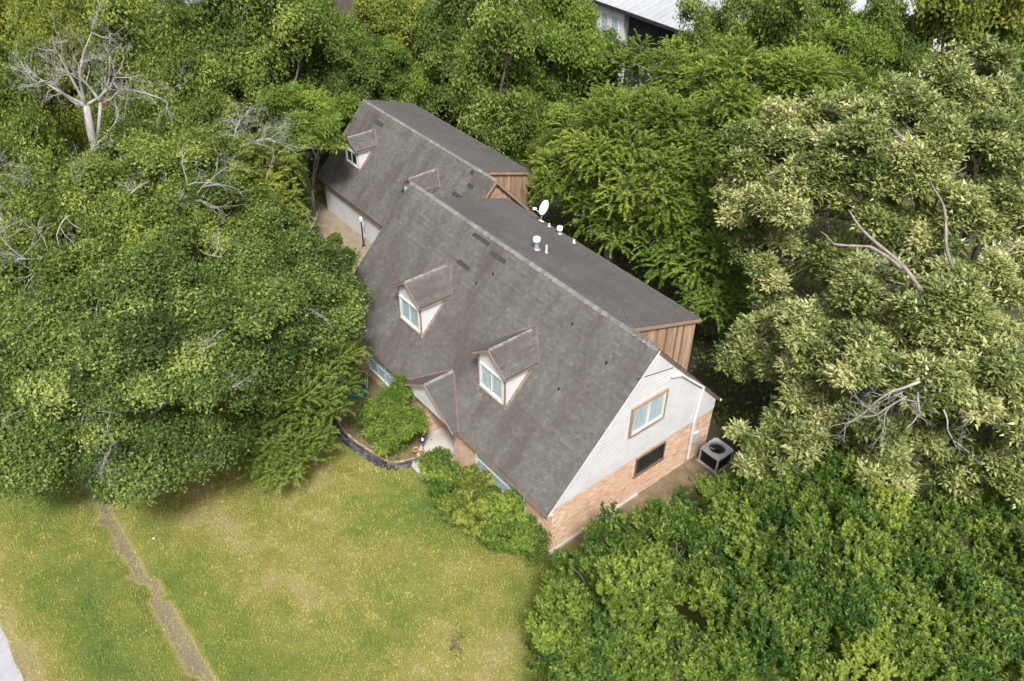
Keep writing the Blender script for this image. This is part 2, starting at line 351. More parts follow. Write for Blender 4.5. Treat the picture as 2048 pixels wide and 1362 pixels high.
# ------------------------------------------------------------------ roofing, bricks, boards
rnd = random.Random(5)
def shingle_field(name, parent, O, U, V, un, vn, mat, clip=None, w=.17, e=.125, lead=0):
    """courses of tabs over a plane; the `lead` tabs nearest the viewer are objects, the rest one mesh"""
    O = Vector(O); U = Vector(U).normalized(); V = Vector(V).normalized(); Nn = U.cross(V).normalized()
    if Nn.z < 0: Nn = -Nn
    tabs = []
    j = 0
    while j * e < vn:
        u = -w * (0.5 if j % 2 else 0) - rnd.random() * .03
        row = rnd.gauss(0, .06)
        while u < un:
            a = max(u, 0); b = min(u + w - .012, un)
            if b - a > .04 and (clip is None or clip((a + b) / 2, j * e)):
                tabs.append((a, b, j * e + rnd.gauss(0, .004), min(e + .03, vn - j * e), .020 + rnd.random() * .010, min(1, max(0, .5 + row + rnd.gauss(0, .12)))))
            u += w
        j += 1
    keep = []; ind = []
    if lead:
        full = [t for t in tabs if t[1] - t[0] > w - .02]
        full.sort(key=lambda t: (O + U * t[0] + V * t[2] - CAM).length)
        sel = set(full[:lead]); ind = [t for t in tabs if t in sel]; keep = [t for t in tabs if t not in sel]
    else: keep = tabs
    def shape(mb, o, a, b, v0, dv, h, t):
        q = lambda u, v, k: o + U * u + V * v + Nn * k
        mb.add([q(a, v0, .002), q(b, v0, .002), q(b, v0, h), q(a, v0, h), q(a, v0 + dv, .004), q(b, v0 + dv, .004)],
               [(0, 1, 2, 3), (3, 2, 5, 4), (0, 3, 4), (1, 5, 2)], t)
    mb = MB()
    for t in keep: shape(mb, O, *t[:5], t[5])
    mb.build(name, mat, parent, kind='stuff')
    if ind:
        vm = []
        for k in range(12):
            q = MB(); shape(q, Vector((0, 0, 0)), 0, w - .012, 0, e + .03, .021 + .0005 * k, (k + .5) / 12)
            me = bpy.data.meshes.new('shingle'); me.from_pydata(q.v, [], q.f)
            a = me.attributes.new('tint', 'FLOAT', 'FACE'); a.data.foreach_set('value', q.t); me.materials.append(mat); vm.append(me)
        for t in ind:
            o = bpy.data.objects.new('shingle', vm[min(11, int(t[5] * 12))]); COL.objects.link(o); o.parent = parent
            o.location = O + U * t[0] + V * t[2] - org(parent)

def ridge_caps(parent, A, B, half, drop, mat, w=.24, label=None):
    """overlapping bent caps along a ridge from A to B; half: horizontal reach to each side (unit vector pair), drop per metre"""
    A = Vector(A); B = Vector(B); d = (B - A).normalized(); n = int((B - A).length / w)
    s1, s2 = half; ms = []
    for k in range(6):
        q = MB(); h = .02
        pts = []
        for t, lift in ((0, .034), (w * 1.15, .016)):
            c = d * t + Vector((0, 0, lift))
            pts += [c + s1, c, c + s2]
        low = [p - Vector((0, 0, .016)) for p in pts]
        q.add(pts + low, [(0, 1, 4, 3), (1, 2, 5, 4), (6, 7, 1, 0), (7, 8, 2, 1), (0, 3, 9, 6), (2, 8, 11, 5), (3, 4, 10, 9), (4, 5, 11, 10)], (k + .5) / 6)
        me = bpy.data.meshes.new('ridge_cap'); me.from_pydata([tuple(p) for p in q.v], [], q.f)
        a = me.attributes.new('tint', 'FLOAT', 'FACE'); a.data.foreach_set('value', q.t); me.materials.append(mat); ms.append(me)
    for i in range(n):
        o = bpy.data.objects.new('ridge_cap', rnd.choice(ms)); COL.objects.link(o); o.parent = parent
        o.location = A + d * (i * w) + Vector((0, 0, rnd.gauss(0, .004))) - org(parent)

def brick_field(name, parent, O, U, Nn, W, H, holes=(), bl=.2, bh=.065, mj=.011):
    """running-bond bricks standing 9 mm proud of a mortar wall plane"""
    O = Vector(O); U = Vector(U).normalized(); Nn = Vector(Nn).normalized(); Z = Vector((0, 0, 1)); mb = MB(); j = 0
    while j * (bh + mj) + bh < H:
        z0 = j * (bh + mj); u = -(bl + mj) / 2 if j % 2 else 0
        while u < W:
            a = max(u, 0); b = min(u + bl, W)
            if b - a > .03 and not any(h0 - .02 < (a + b) / 2 < h1 + .02 and g0 - .01 < z0 + bh / 2 < g1 + .01 for h0, h1, g0, g1 in holes):
                k = .008 + rnd.random() * .005; q = lambda x, z, n: O + U * x + Z * z + Nn * n
                vs = [q(a, z0, 0), q(b, z0, 0), q(b, z0 + bh, 0), q(a, z0 + bh, 0), q(a, z0, k), q(b, z0, k), q(b, z0 + bh, k), q(a, z0 + bh, k)]
                mb.add(vs, [(4, 5, 6, 7), (0, 1, 5, 4), (1, 2, 6, 5), (2, 3, 7, 6), (3, 0, 4, 7)], min(1, max(0, rnd.gauss(.55, .22))))
            u += bl + mj
        j += 1
    return mb.build(name, M['brick'], parent, kind='stuff')

def window(parent, O, U, Nn, W, H, cols=2, rows=1, trim='tan_trim', sash='white', back='curtain', name='window', deep=.07, tw=.09, sub=True):
    """frame standing on the wall with sashes, glass and what hangs behind it. O = lower left corner of the outer frame."""
    O = Vector(O); U = Vector(U).normalized(); Nn = Vector(Nn).normalized(); Z = Vector((0, 0, 1))
    q = lambda u, z, n: O + U * u + Z * z + Nn * n
    def rect(mb, u0, u1, z0, z1, n0, n1):
        mb.slab([q(u0, z0, n0), q(u1, z0, n0), q(u1, z1, n0), q(u0, z1, n0)], Nn * (n1 - n0))
    f = MB(); rect(f, 0, tw, 0, H, 0.002, deep); rect(f, W - tw, W, 0, H, 0.002, deep); rect(f, tw, W - tw, H - tw, H, 0.002, deep - .003); rect(f, tw, W - tw, 0, tw, 0.002, deep + .02)
    fo = f.build(name, M[trim], parent)
    par = fo if sub else parent
    s = MB(); sw = .045; iw = (W - 2 * tw) / cols; ih = (H - 2 * tw) / rows
    for c in range(cols + 1):
        u = tw + c * iw; a = u - (sw / 2 if 0 < c < cols else 0) - (sw if c == cols else 0)
        rect(s, a, a + sw, tw, H - tw, .004, deep - .015)
    for r_ in range(rows + 1):
        z = tw + r_ * ih; a = z - (sw / 2 if 0 < r_ < rows else 0) - (sw if r_ == rows else 0)
        for c in range(cols): rect(s, tw + c * iw + sw, tw + (c + 1) * iw - sw * (1 if c == cols - 1 else .5), a, a + sw, .005, deep - .018)
    s.build('sash', M[sash], par)
    for c in range(cols):
        for r_ in range(rows):
            p = MB(); rect(p, tw + c * iw + .01, tw + (c + 1) * iw - .01, tw + r_ * ih + .01, tw + (r_ + 1) * ih - .01, .034, .038)
            p.build('pane', M['glass'], par)
    bk = MB(); nseg = 14; u0, u1 = tw, W - tw
    for i in range(nseg):
        a = u0 + (u1 - u0) * i / nseg; b = u0 + (u1 - u0) * (i + 1) / nseg
        na = .012 + .008 * math.sin(i * 2.1); nb = .012 + .008 * math.sin((i + 1) * 2.1)
        bk.add([q(a, tw, na), q(b, tw, nb), q(b, H - tw, nb), q(a, H - tw, na)], [(0, 1, 2, 3)])
    bk.build('curtain' if back == 'curtain' else 'screen', M[back], par)
    return fo

SL = 1.067                    # front and rear slope (rise over run)
EY, EZ = -.091, 2.45          # front eave
RY, RZ = 4.96, 7.84           # ridge
X1, X0 = 0.056, -16.12        # roof ends
BY = 9.55                     # rear eave
BZ = RZ - SL * (BY - RY)
def zf(y): return EZ + SL * (y - EY)
def zr_(y): return RZ - SL * (y - RY)

house = empty('brick_house', (-8, 4.8, 0), 'peach brick house with steep grey shingle roof and two dormers, nearest of the houses', 'house')
FY, WX1, WX0, WBY = .2, 0.0, -15.95, 9.25
# core walls (mortar face carries the bricks)
w = MB()
w.slab([(WX0, FY, -.3), (-8.3, FY, -.3), (-8.3, FY, 2.55), (WX0, FY, 2.55)], (0, .2, 0))
w.slab([(-6.3, FY, -.3), (WX1, FY, -.3), (WX1, FY, 2.55), (-6.3, FY, 2.55)], (0, .2, 0))
w.slab([(-8.3, FY + .2, -.3), (-8.3, 2.2, -.3), (-8.3, 2.2, 2.6), (-8.3, FY + .2, 2.6)], (-.2, 0, 0))
w.slab([(-6.3, FY + .2, -.3), (-6.3, 2.2, -.3), (-6.3, 2.2, 2.6), (-6.3, FY + .2, 2.6)], (.2, 0, 0))
w.slab([(-8.298, 2.2, -.3), (-6.302, 2.2, -.3), (-6.302, 2.2, 2.6), (-8.298, 2.2, 2.6)], (0, .2, 0))
w.slab([(WX1, FY + .2, -.3), (WX1, WBY, -.3), (WX1, WBY, 2.55), (WX1, FY + .2, 2.55)], (-.2, 0, 0))
w.slab([(WX0, FY + .2, -.3), (WX0, WBY, -.3), (WX0, WBY, 2.55), (WX0, RY, 7.6), (WX0, FY + .2, 2.55)], (.2, 0, 0))
w.slab([(WX0 + .2, WBY, -.3), (WX1 - .2, WBY, -.3), (WX1 - .2, WBY, 2.9), (WX0 + .2, WBY, 2.9)], (0, -.2, 0))
w.slab([(-8.298, 1.0, 2.61), (-6.302, 1.0, 2.61), (-6.302, 2.2, 2.61), (-8.298, 2.2, 2.61)], (0, 0, .05))
w.build('wall', M['mortar'], house)
wr = (-4.75, -1.55, .30, 2.12); wl_ = (-13.2, -10.3, .72, 2.1)
brick_field('front_bricks', house, (WX0, FY, 0), (1, 0, 0), (0, -1, 0), WX0 * -1 - 8.3, 2.36, [(wl_[0] - WX0, wl_[1] - WX0, wl_[2], wl_[3])])
brick_field('front_bricks', house, (-6.3, FY, 0), (1, 0, 0), (0, -1, 0), 6.3, 2.36, [(wr[0] + 6.3, wr[1] + 6.3, wr[2], wr[3])])
brick_field('entry_bricks', house, (-8.3, FY, .12), (0, 1, 0), (1, 0, 0), 2.0, 2.4)
brick_field('entry_bricks', house, (-8.29, 2.2, .12), (1, 0, 0), (0, -1, 0), 1.98, 2.4, [(.5, 1.5, 0, 2.1)])
GW = (4.60, 6.30, 1.43, 2.40)
brick_field('gable_bricks', house, (WX1, FY - .005, 0), (0, 1, 0), (1, 0, 0), WBY - FY, 2.52, [(GW[0] - FY, GW[1] - FY, GW[2], GW[3])])
# stone-capped brick footing along the gable foot
ft = MB(); ft.box(0.0, .09, FY - .08, 5.0, -.2, .16); ft.build('footing', M['concrete'], house)
# lapped siding over the gable
gb = MB(); gb.slab([(-.02, FY, 2.56), (-.02, WBY, 2.56), (-.02, 9.35, zr_(9.35) - .16), (-.02, RY, RZ - .16), (-.02, .15, zf(.15) - .16)], (-.15, 0, 0)); gb.build('gable_wall', M['cream'], house)
lap = .19; z = 2.54; vv = M['white']
gable = None
while z < RZ - .35:
    z1 = z + lap
    y0a = max(FY - .01, (z - EZ + .15) / SL + EY); y0b = max(FY - .01, (z1 - EZ + .15) / SL + EY)
    y1a = min(WBY, RY + (RZ - z - .15) / SL); y1b = min(WBY, RY + (RZ - z1 - .15) / SL)
    b = MB(); zt = z1 - .021; b.slab([(-.018, y0a, z), (-.018, y1a, z), (-.018, y1b, zt), (-.018, y0b, zt)], (.048, 0, 0))
    b.build('siding_board', vv, house); z = z1
# roof
roof = MB()
T = .13
roof.slab([(X0, EY, EZ), (X1, EY, EZ), (X1, RY, RZ), (X0, RY, RZ)], (0, 0, -T))
roof.slab([(X0, RY + .001, RZ), (X1, RY + .001, RZ), (X1, BY, BZ), (X0, BY, BZ)], (0, 0, -T))
roof = roof.build('roof', M['underlay'], house, label='steep grey shingle roof with pale ridge and worn dark patches')
DX = [(-4.294, 'near'), (-10.182, 'far')]; DW = 1.77; DFY = 1.357
def in_dormer(x, y):
    for xr, _ in DX:
        if xr - DW + .05 < x < xr - .05 and DFY + .05 < y < 2.9: return True
    return False
PX, PZ, PYF, PHW = -7.574, 3.782, -.349, 2.0
def clip_front(u, v):
    x = X0 + u; y = EY + v / math.hypot(1, SL)
    if in_dormer(x, y): return False
    k = (PZ - EZ) / PHW
    return zf(y) > PZ - k * abs(x - PX) - .03
vlen = math.hypot(RY - EY, RZ - EZ)
shingle_field('shingles', roof, (X0, EY - .02, EZ - .02 * SL + .004), (1, 0, 0), (0, 1, SL), X1 - X0, vlen, M['shingle'], clip_front, lead=300)
shingle_field('rear_shingles', roof, (X0, BY, BZ + .004), (1, 0, 0), (0, -1, SL), 1.6, 3.2, M['shingle_dark'])
shingle_field('rear_shingles', roof, (-1.55, BY, BZ + .004), (1, 0, 0), (0, -1, SL), 1.6, 6.2, M['shingle_dark'])
ridge_caps(roof, (X0, RY, RZ + .002), (X1, RY, RZ + .002), (Vector((0, -.10, -.10 * SL)), Vector((0, .11, -.045))), 1, M['ridge'])
for ya, za, yb, zb, mm in ((EY, EZ, RY, RZ, 'white'), (BY, BZ, RY, RZ, 'brown_trim')):
    fa = MB(); fa.slab([(X1 + .002, ya, za - .03), (X1 + .002, yb, zb - .03), (X1 + .002, yb, zb - .17), (X1 + .002, ya, za - .17)], (.02, 0, 0)); fa.build('rake_board', M[mm], roof)
for xa, xb, xc_, xd in ((X0 + .01, -9.58, X0 + .02, -8.32), (-5.56, X1 - .01, -6.28, X1 - .02)):
    MB().box(xa, xb, EY - .025, EY - .002, EZ - .16, EZ - .01).build('fascia', M['tan_trim'], roof)
    MB().box(xc_, xd, EY, FY - .01, EZ - .17, EZ - .14).build('soffit', M['cream'], roof)
# strips where the top shingles have slipped off
def strip(x0, x1, y, wdt=.2):
    s = MB(); n = Vector((0, -SL, 1)).normalized() * .036; dy = wdt / math.hypot(1, SL)
    s.slab([(x0, y, zf(y)), (x1, y, zf(y)), (x1 - .03, y + dy, zf(y + dy)), (x0 + .06, y + dy, zf(y + dy))], n); s.build('bare_strip', M['felt'], roof)
for a in ((-10.85, -9.68, 4.66), (-9.40, -8.36, 4.50), (-10.78, -9.9, 3.72)): strip(*a)
# small pipes through the front slope
for x, y in ((-8.6, 4.05), (-9.1, 3.55), (-3.75, 4.2), (-1.5, 3.9), (-2.6, 2.6)):
    MB().lathe((x, y, zf(y) - .02), [(.001, .16), (.035, .15), (.035, .0), (.075, -.01)], 8).build('vent_pipe', M['dark_metal'], roof)

# long shed dormer over the rear slope
SX0, SX1, SYR, SZR = -14.2, -1.5, 9.306, 6.352
sk = (SZR - RZ) / (SYR - RY)
def zs_(y): return RZ + sk * (y - RY)
shed = MB(); shed.slab([(SX0 + .12, SYR - .22, zr_(SYR - .22) - .1), (SX1 - .12, SYR - .22, zr_(SYR - .22) - .1), (SX1 - .12, SYR - .22, zs_(SYR - .22) - .1), (SX0 + .12, SYR - .22, zs_(SYR - .22) - .1)], (0, -.1, 0))
for xx, dx in ((SX1 - .121, -.1), (SX0 + .121, .1)):
    shed.slab([(xx, RY + .35, zs_(RY + .35) - .1), (xx, SYR - .33, zs_(SYR - .33) - .1), (xx, SYR - .33, zr_(SYR - .33)), (xx, RY + .35, zr_(RY + .35))], (dx, 0, 0))
shed = shed.build('shed_dormer', M['brown_trim'], house, label='long low-pitched rear dormer with weathered board sides')
sr = MB(); sr.slab([(SX0, RY - .02, RZ + .008), (SX1, RY - .02, RZ + .008), (SX1, SYR, SZR), (SX0, SYR, SZR)], (0, 0, -.09)); sr.build('shed_roof', M['underlay'], shed)
shingle_field('shed_shingles', shed, (SX0, SYR + .02, SZR + .004 - .02 * -sk), (1, 0, 0), (0, -1, -sk), SX1 - SX0, math.hypot(SYR - RY, RZ - SZR) - .12, M['shingle_dark'])
fb = MB(); fb.slab([(SX1 + .002, RY + .2, zs_(RY + .2) - .01), (SX1 + .002, SYR + .01, SZR - .01), (SX1 + .002, SYR + .01, SZR - .15), (SX1 + .002, RY + .2, zs_(RY + .2) - .15)], (.03, 0, 0))
fb.build('fascia', M['tan_trim'], shed)
y = RY + .42
while y < SYR - .25:
    y1 = y + .135; yb = y1 - .012; t = rnd.random()
    b = MB(); xx = SX1 - .12
    b.slab([(xx, y, zr_(y) + .02), (xx, yb, zr_(yb) + .02), (xx, yb, zs_(yb) - .1), (xx, y, zs_(y) - .1)], (.022 + rnd.random() * .012, 0, 0), t if t != .5 else .51)
    b.build('board', M['wood'], shed); y = y1

# gabled dormers on the front slope
def dormer(parent, xr, width, yf, zbase, zk, zap, plane, ow=.187, od=.195, label=None, valley='flashing', glass_cols=2, roofm='shingle', back='curtain', pr=None):
    """plane(y) = roof height at y; inverse used for where dormer meets the roof"""
    xl = xr - width; xc = (xl + xr) / 2; k = (zap - zk) / (width / 2 + ow)
    inv = lambda z: yf + (z - plane(yf)) / SL
    ztop = zk + k * ow - .06                     # wall top
    d = MB()
    yb_ = inv(ztop)
    for x, dx in ((xr, -.08), (xl, .08)):
        d.slab([(x, yf, zbase - .05), (x, yf, ztop), (x, yb_, ztop - .01)], (dx, 0, 0))
    d.slab([(xl + .08, yf + .001, zbase - .05), (xr - .08, yf + .001, zbase - .05), (xr - .08, yf + .001, ztop - .03), (xc, yf + .001, zap - .13), (xl + .08, yf + .001, ztop - .03)], (0, .07, 0))
    d = d.build('dormer', M['white'], parent, label=label)
    yr_b = inv(zap); ye_b = inv(zk)
    r1 = MB()
    for s in (1, -1):
        xe = xc + s * (width / 2 + ow)
        r1.slab([(xc, yf - od, zap), (xe, yf - od, zk), (xe, ye_b + .06, zk), (xc, yr_b + .06, zap)], (0, 0, -.07))
    r1.build('dormer_roof', M['underlay'], d)
    for s in (1, -1):
        xe = xc + s * (width / 2 + ow); vl = math.hypot(width / 2 + ow, zap - zk); L_ = yr_b - yf + od
        def cl(u, v, s=s, vl=vl):
            yy = yf - od + u; zz = zk + (zap - zk) * v / vl
            return yy < inv(zz) + .1
        shingle_field('dormer_shingles', d, (xe, yf - od, zk + .004), (0, 1, 0), (-s * (width / 2 + ow), 0, zap - zk), L_, vl - .02, M[roofm], cl)
    ridge_caps(d, (xc, yf - od, zap + .002), (xc, yr_b - .05, zap + .002), (Vector((.085, 0, -.085 * k)), Vector((-.085, 0, -.085 * k))), 1, M['ridge'])
    for s in (1, -1):
        xe = xc + s * (width / 2 + ow); f = MB()
        f.slab([(xc, yf - od - .002, zap - .004), (xe, yf - od - .002, zk - .004), (xe, yf - od - .002, zk - .10), (xc, yf - od - .002, zap - .105)], (0, -.025, 0))
        f.box(min(xe, xe - s * .02), max(xe, xe - s * .02), yf - od, ye_b - .15, zk - .12, zk - .071)
        f.build('fascia', M['tan_trim'], d)
    for x in (xl - .012, xr - .09): MB().box(x, x + .102, yf - .03, yf + .0, zbase - .02, ztop).build('corner_trim', M['tan_trim' if back == 'curtain' else 'white'], d)
    for s in (1, -1):                              # reddish valley flashing
        v = MB(); xe = xc + s * (width / 2 + ow * .9); n = Vector((0, -SL, 1)).normalized() * .03
        A = Vector((xc, yr_b, zap)); B = Vector((xe, ye_b, zk))
        o_ = Vector((s * .09, 0, 0)); v.slab([A, A + o_, B + o_, B], n)
        v.build('valley_flashing', M[valley], d)
    window(d, (xl + .13, yf, zbase + .05), (1, 0, 0), (0, -1, 0), width - .26, min(1.2, ztop - zbase - .42), glass_cols, 1, 'white' , 'white', back, 'window_frame', tw=.07, sub=False)
    s_ = MB(); s_.box(xl + .1, xr - .1, yf - .12, yf - .001, zbase - .03, zbase + .05); s_.build('sill', M['tan_trim'], d)
    a = MB(); n = Vector((0, -SL, 1)).normalized() * .025
    a.slab([(xr + .01, yf - .1, plane(yf - .1)), (xr + .14, yf - .1, plane(yf - .1)), (xr + .14, yb_, plane(yb_)), (xr + .01, yb_, plane(yb_))], n)
    a.build('step_flashing', M['step'], d)
    return d
dormer(house, DX[0][0], DW, DFY, zf(DFY), 5.608, 6.398, zf, label='gabled dormer nearest the white gable end')
dormer(house, DX[1][0], DW, DFY, zf(DFY), 5.608, 6.398, zf, label='gabled dormer farther from the white gable end')

# entrance gable over the recessed door
k = (PZ - EZ) / PHW; pyb = EY + (PZ - EZ) / SL
pg = MB(); pg.slab([(PX - 1.75, -.14, EZ + .02), (PX + 1.75, -.14, EZ + .02), (PX, -.14, PZ - .13)], (0, .08, 0))
pg.box(PX - 1.72, PX + 1.72, -.13, .1, EZ - .22, EZ + .0)
pg = pg.build('entrance_gable', M['white'], house)
r1 = MB()
for s in (1, -1): r1.slab([(PX, PYF, PZ), (PX + s * PHW, PYF, EZ), (PX + s * PHW, EY + .1, EZ), (PX, pyb + .06, PZ)], (0, 0, -.08))
r1.build('gable_roof', M['underlay'], pg)
for s in (1, -1):
    vl = math.hypot(PHW, PZ - EZ)
    def cl(u, v, vl=vl): return PYF + u < EY + (PZ - EZ) * (v / vl) / SL + .12
    shingle_field('gable_shingles', pg, (PX + s * PHW, PYF, EZ + .004), (0, 1, 0), (-s * PHW, 0, PZ - EZ), pyb - PYF, vl - .02, M['shingle_dark'], cl)
    v = MB(); n = Vector((0, -SL, 1)).normalized() * .035; A = Vector((PX, pyb, PZ)); B = Vector((PX + s * PHW, EY, EZ)); o_ = Vector((s * .1, 0, 0)); v.slab([A, A + o_, B + o_, B], n)
    v.build('valley_flashing', M['flashing'], pg)
ridge_caps(pg, (PX, PYF, PZ + .002), (PX, pyb - .05, PZ + .002), (Vector((.085, 0, -.085 * k)), Vector((-.085, 0, -.085 * k))), 1, M['ridge'])
for s in (1, -1):
    f = MB(); f.slab([(PX, PYF - .002, PZ - .004), (PX + s * PHW, PYF - .002, EZ - .004), (PX + s * PHW, PYF - .002, EZ - .10), (PX, PYF - .002, PZ - .11)], (0, -.025, 0))
    f.build('fascia', M['tan_trim'], pg)
dr = MB(); dr.box(-7.8, -6.8, 2.12, 2.18, .14, 2.2)
for zz in (.3, 1.25):
    for xx in (-7.68, -7.25): dr.box(xx, xx + .34, 2.10, 2.119, zz, zz + .75)
dr = dr.build('front_door', M['cream'], house)
MB().lathe((-6.92, 2.09, 1.1), [(.001, .03), (.03, .02), (.03, -.02)], 10, (0, 1, 0)).build('door_knob', M['galv'], dr)
# windows of the walls
window(house, (wl_[0], FY, wl_[2]), (1, 0, 0), (0, -1, 0), wl_[1] - wl_[0], wl_[3] - wl_[2], 4, 2, 'white', 'grey_metal', 'curtain', tw=.07)
window(house, (wr[0], FY, wr[2]), (1, 0, 0), (0, -1, 0), wr[1] - wr[0], wr[3] - wr[2], 3, 3, 'white', 'white', 'curtain', tw=.07)
window(house, (.031, 3.86, 4.06), (0, 1, 0), (1, 0, 0), 1.95, 1.51, 2, 1, 'tan_trim', 'cream', 'curtain', tw=.1, deep=.09)
window(house, (WX1, GW[0], GW[2]), (0, 1, 0), (1, 0, 0), GW[1] - GW[0], GW[3] - GW[2], 1, 1, 'brown_trim', 'dark_metal', 'screen', tw=.05)
MB().box(.0, .09, GW[0] - .06, GW[1] + .06, GW[2] - .075, GW[2] - .003).build('window_sill', M['tan_block'], house)
# downspout down the gable, service cable and meter box
sp = MB()
for a, b in (((.10, 5.91, 6.12), (.10, 6.5, 5.9)), ((.10, 6.5, 5.9), (.10, 8.1, 4.4)), ((.10, 8.1, 4.42), (.10, 7.93, 2.6)), ((.10, 7.93, 2.62), (.10, 7.98, .35))): sp.bar(a, b, .085, .085, (1, 0, 0))
sp.build('downspout', M['white_metal'], house)
MB().tube([(.05, 3.95, 7.0), (.05, 4.9, 6.75), (.05, 5.95, 6.5)], .012, 6).build('service_cable', M['dark_metal'], house)
MB().box(.016, .13, 8.1, 8.42, 1.2, 1.75).build('meter_box', M['grey_metal'], house)
ga = MB(); ga.tube([(.085, BY + .03, BZ - .08), (-15.9, BY + .03, BZ - .08)], .06, 8); ga.build('rear_gutter', M['white_metal'], house)
# flues on the shed roof
def flue(x, y, r, h, cap, mat='white_metal'):
    z = zs_(y); p = MB().lathe((x, y, z - .02), [(r * 1.9, .02), (r * 1.15, .10), (r, .12), (r, h)], 14)
    p = p.build('flue', M['galv' if cap else mat], house, smooth=True)
    if cap: MB().lathe((x, y, z + h), [(.001, .22), (r * 1.5, .20), (r * 1.6, .04), (r * 1.5, .0), (r, -.02)], 14).build('flue_cap', M['white_metal'], p, smooth=True)
flue(-8.42, 6.3, .105, .42, True); flue(-8.05, 6.55, .04, .42, False)
flue(-10.75, 9.1, .045, .2, False); flue(-9.95, 9.05, .09, .2, True); flue(-8.9, 9.0, .045, .22, False)

# ------------------------------------------------------------------ garage behind
GX1, GX0, GRY, GRZ, GEY = -16.18, -29.39, 10.19, 6.29, 6.43
GEZ = GRZ - SL * (GRY - GEY); GBY = 13.95
def gf(y): return GEZ + SL * (y - GEY)
def gr_(y): return GRZ - SL * (y - GRY)
gar = empty('garage', (-22.8, 10, 0), 'detached garage with grey shingle roof and long white front, behind the brick house', 'garage')
g = MB(); gy = 6.72
g.slab([(GX0 + .2, gy, -.2), (GX1 - .2, gy, -.2), (GX1 - .2, gy, 2.5), (GX0 + .2, gy, 2.5)], (0, .15, 0))
g.slab([(GX0 + .2, gy + .15, -.2), (GX0 + .2, 13.6, -.2), (GX0 + .2, 13.6, 2.5), (GX0 + .2, GRY, GRZ - .2), (GX0 + .2, gy + .15, 2.5)], (.15, 0, 0))
g.slab([(GX1 - .2, gy + .15, -.2), (GX1 - .2, 13.6, -.2), (GX1 - .2, 13.6, 2.5), (GX1 - .2, GRY, GRZ - .2), (GX1 - .2, gy + .15, 2.5)], (-.15, 0, 0))
g.slab([(GX0 + .35, 13.6, -.2), (GX1 - .35, 13.6, -.2), (GX1 - .35, 13.6, 2.5), (GX0 + .35, 13.6, 2.5)], (0, -.15, 0))
g.build('wall', M['white'], gar)
for x0, x1 in ((-28.9, -24.6), (-24.0, -19.6)):      # panelled overhead doors
    d = MB(); d.box(x0, x1, gy - .05, gy - .002, .03, 2.12); d = d.build('garage_door', M['white'], gar)
    for i in range(4):
        p = MB(); p.box(x0 + .03, x1 - .03, gy - .07, gy - .051, .06 + i * .515, .06 + i * .515 + .50); p.build('door_panel', M['white'], d)
for xx in (GX0 + .17, GX1 - .4): MB().box(xx, xx + .13, gy - .03, gy - .001, 0, 2.25).build('corner_board', M['brown_trim'], gar)
groof = MB(); groof.slab([(GX0, GEY, GEZ), (GX1, GEY, GEZ), (GX1, GRY, GRZ), (GX0, GRY, GRZ)], (0, 0, -.12))
groof.slab([(GX0, GRY + .001, GRZ), (GX1, GRY + .001, GRZ), (GX1, GBY, gr_(GBY)), (GX0, GBY, gr_(GBY))], (0, 0, -.12))
groof = groof.build('roof', M['underlay'], gar)
GD = (-26.16, -19.68); GDW = 1.55; GDY = 7.72
def clg(u, v):
    x = GX0 + u; yy = GEY + v / math.hypot(1, SL)
    return not any(xr - GDW + .05 < x < xr - .05 and GDY + .05 < yy < 8.9 for xr in GD)
shingle_field('shingles', groof, (GX0, GEY - .02, GEZ - .02 * SL + .004), (1, 0, 0), (0, 1, SL), GX1 - GX0, math.hypot(GRY - GEY, GRZ - GEZ), M['shingle'], clg)
shingle_field('rear_shingles', groof, (-17.35, GBY, gr_(GBY) + .004), (1, 0, 0), (0, -1, SL), 1.17, 5.4, M['shingle_dark'])
ridge_caps(groof, (GX0, GRY, GRZ + .002), (GX1, GRY, GRZ + .002), (Vector((0, -.10, -.10 * SL)), Vector((0, .11, -.045))), 1, M['ridge'], .3)
for ya, za, yb, zb in ((GEY, GEZ, GRY, GRZ), (GBY, gr_(GBY), GRY, GRZ)):
    fa = MB(); fa.slab([(GX1 + .002, ya, za - .005), (GX1 + .002, yb, zb - .005), (GX1 + .002, yb, zb - .2), (GX1 + .002, ya, za - .2)], (.03, 0, 0))
    fa.build('rake_board', M['tan_trim'], groof)
MB().box(GX0, GX1, GEY - .03, GEY - .002, GEZ - .16, GEZ - .01).build('fascia', M['brown_trim'], groof)
for x0, x1, yy in ((-27.3, -26.4, 9.62), (-18.1, -17.8, 9.9), (-17.75, -17.3, 9.45), (-17.2, -16.6, 9.0), (-18.4, -17.6, 8.9)):
    s = MB(); n = Vector((0, -SL, 1)).normalized() * .036; dy = .16
    s.slab([(x0, yy, gf(yy)), (x1, yy, gf(yy)), (x1, yy + dy, gf(yy + dy)), (x0, yy + dy, gf(yy + dy))], n); s.build('bare_strip', M['felt'], groof)
z = 2.5
while z < GRZ - .3:                                   # weathered lap siding of the near gable
    z1 = z + .16; ya = GRY - (GRZ - z - .15) / SL; yb = GRY + (GRZ - z - .15) / SL; yc = GRY - (GRZ - z1 - .15) / SL; yd = GRY + (GRZ - z1 - .15) / SL
    if yd - yc < .05: break
    b = MB(); x = GX1 - .198; b.add([(x + .03, ya, z), (x + .03, yb, z), (x + .01, yd, z1 + .01), (x + .01, yc, z1 + .01), (x, ya, z), (x, yb, z)], [(0, 1, 2, 3), (4, 5, 1, 0)], .35 + .6 * rnd.random())
    b.build('siding_board', M['wood'], gar); z = z1
GSX1, GSY, GSZ = -17.3, 13.6, 5.25
gk = (GSZ - GRZ) / (GSY - GRY)
def gs(y): return GRZ + gk * (y - GRY)
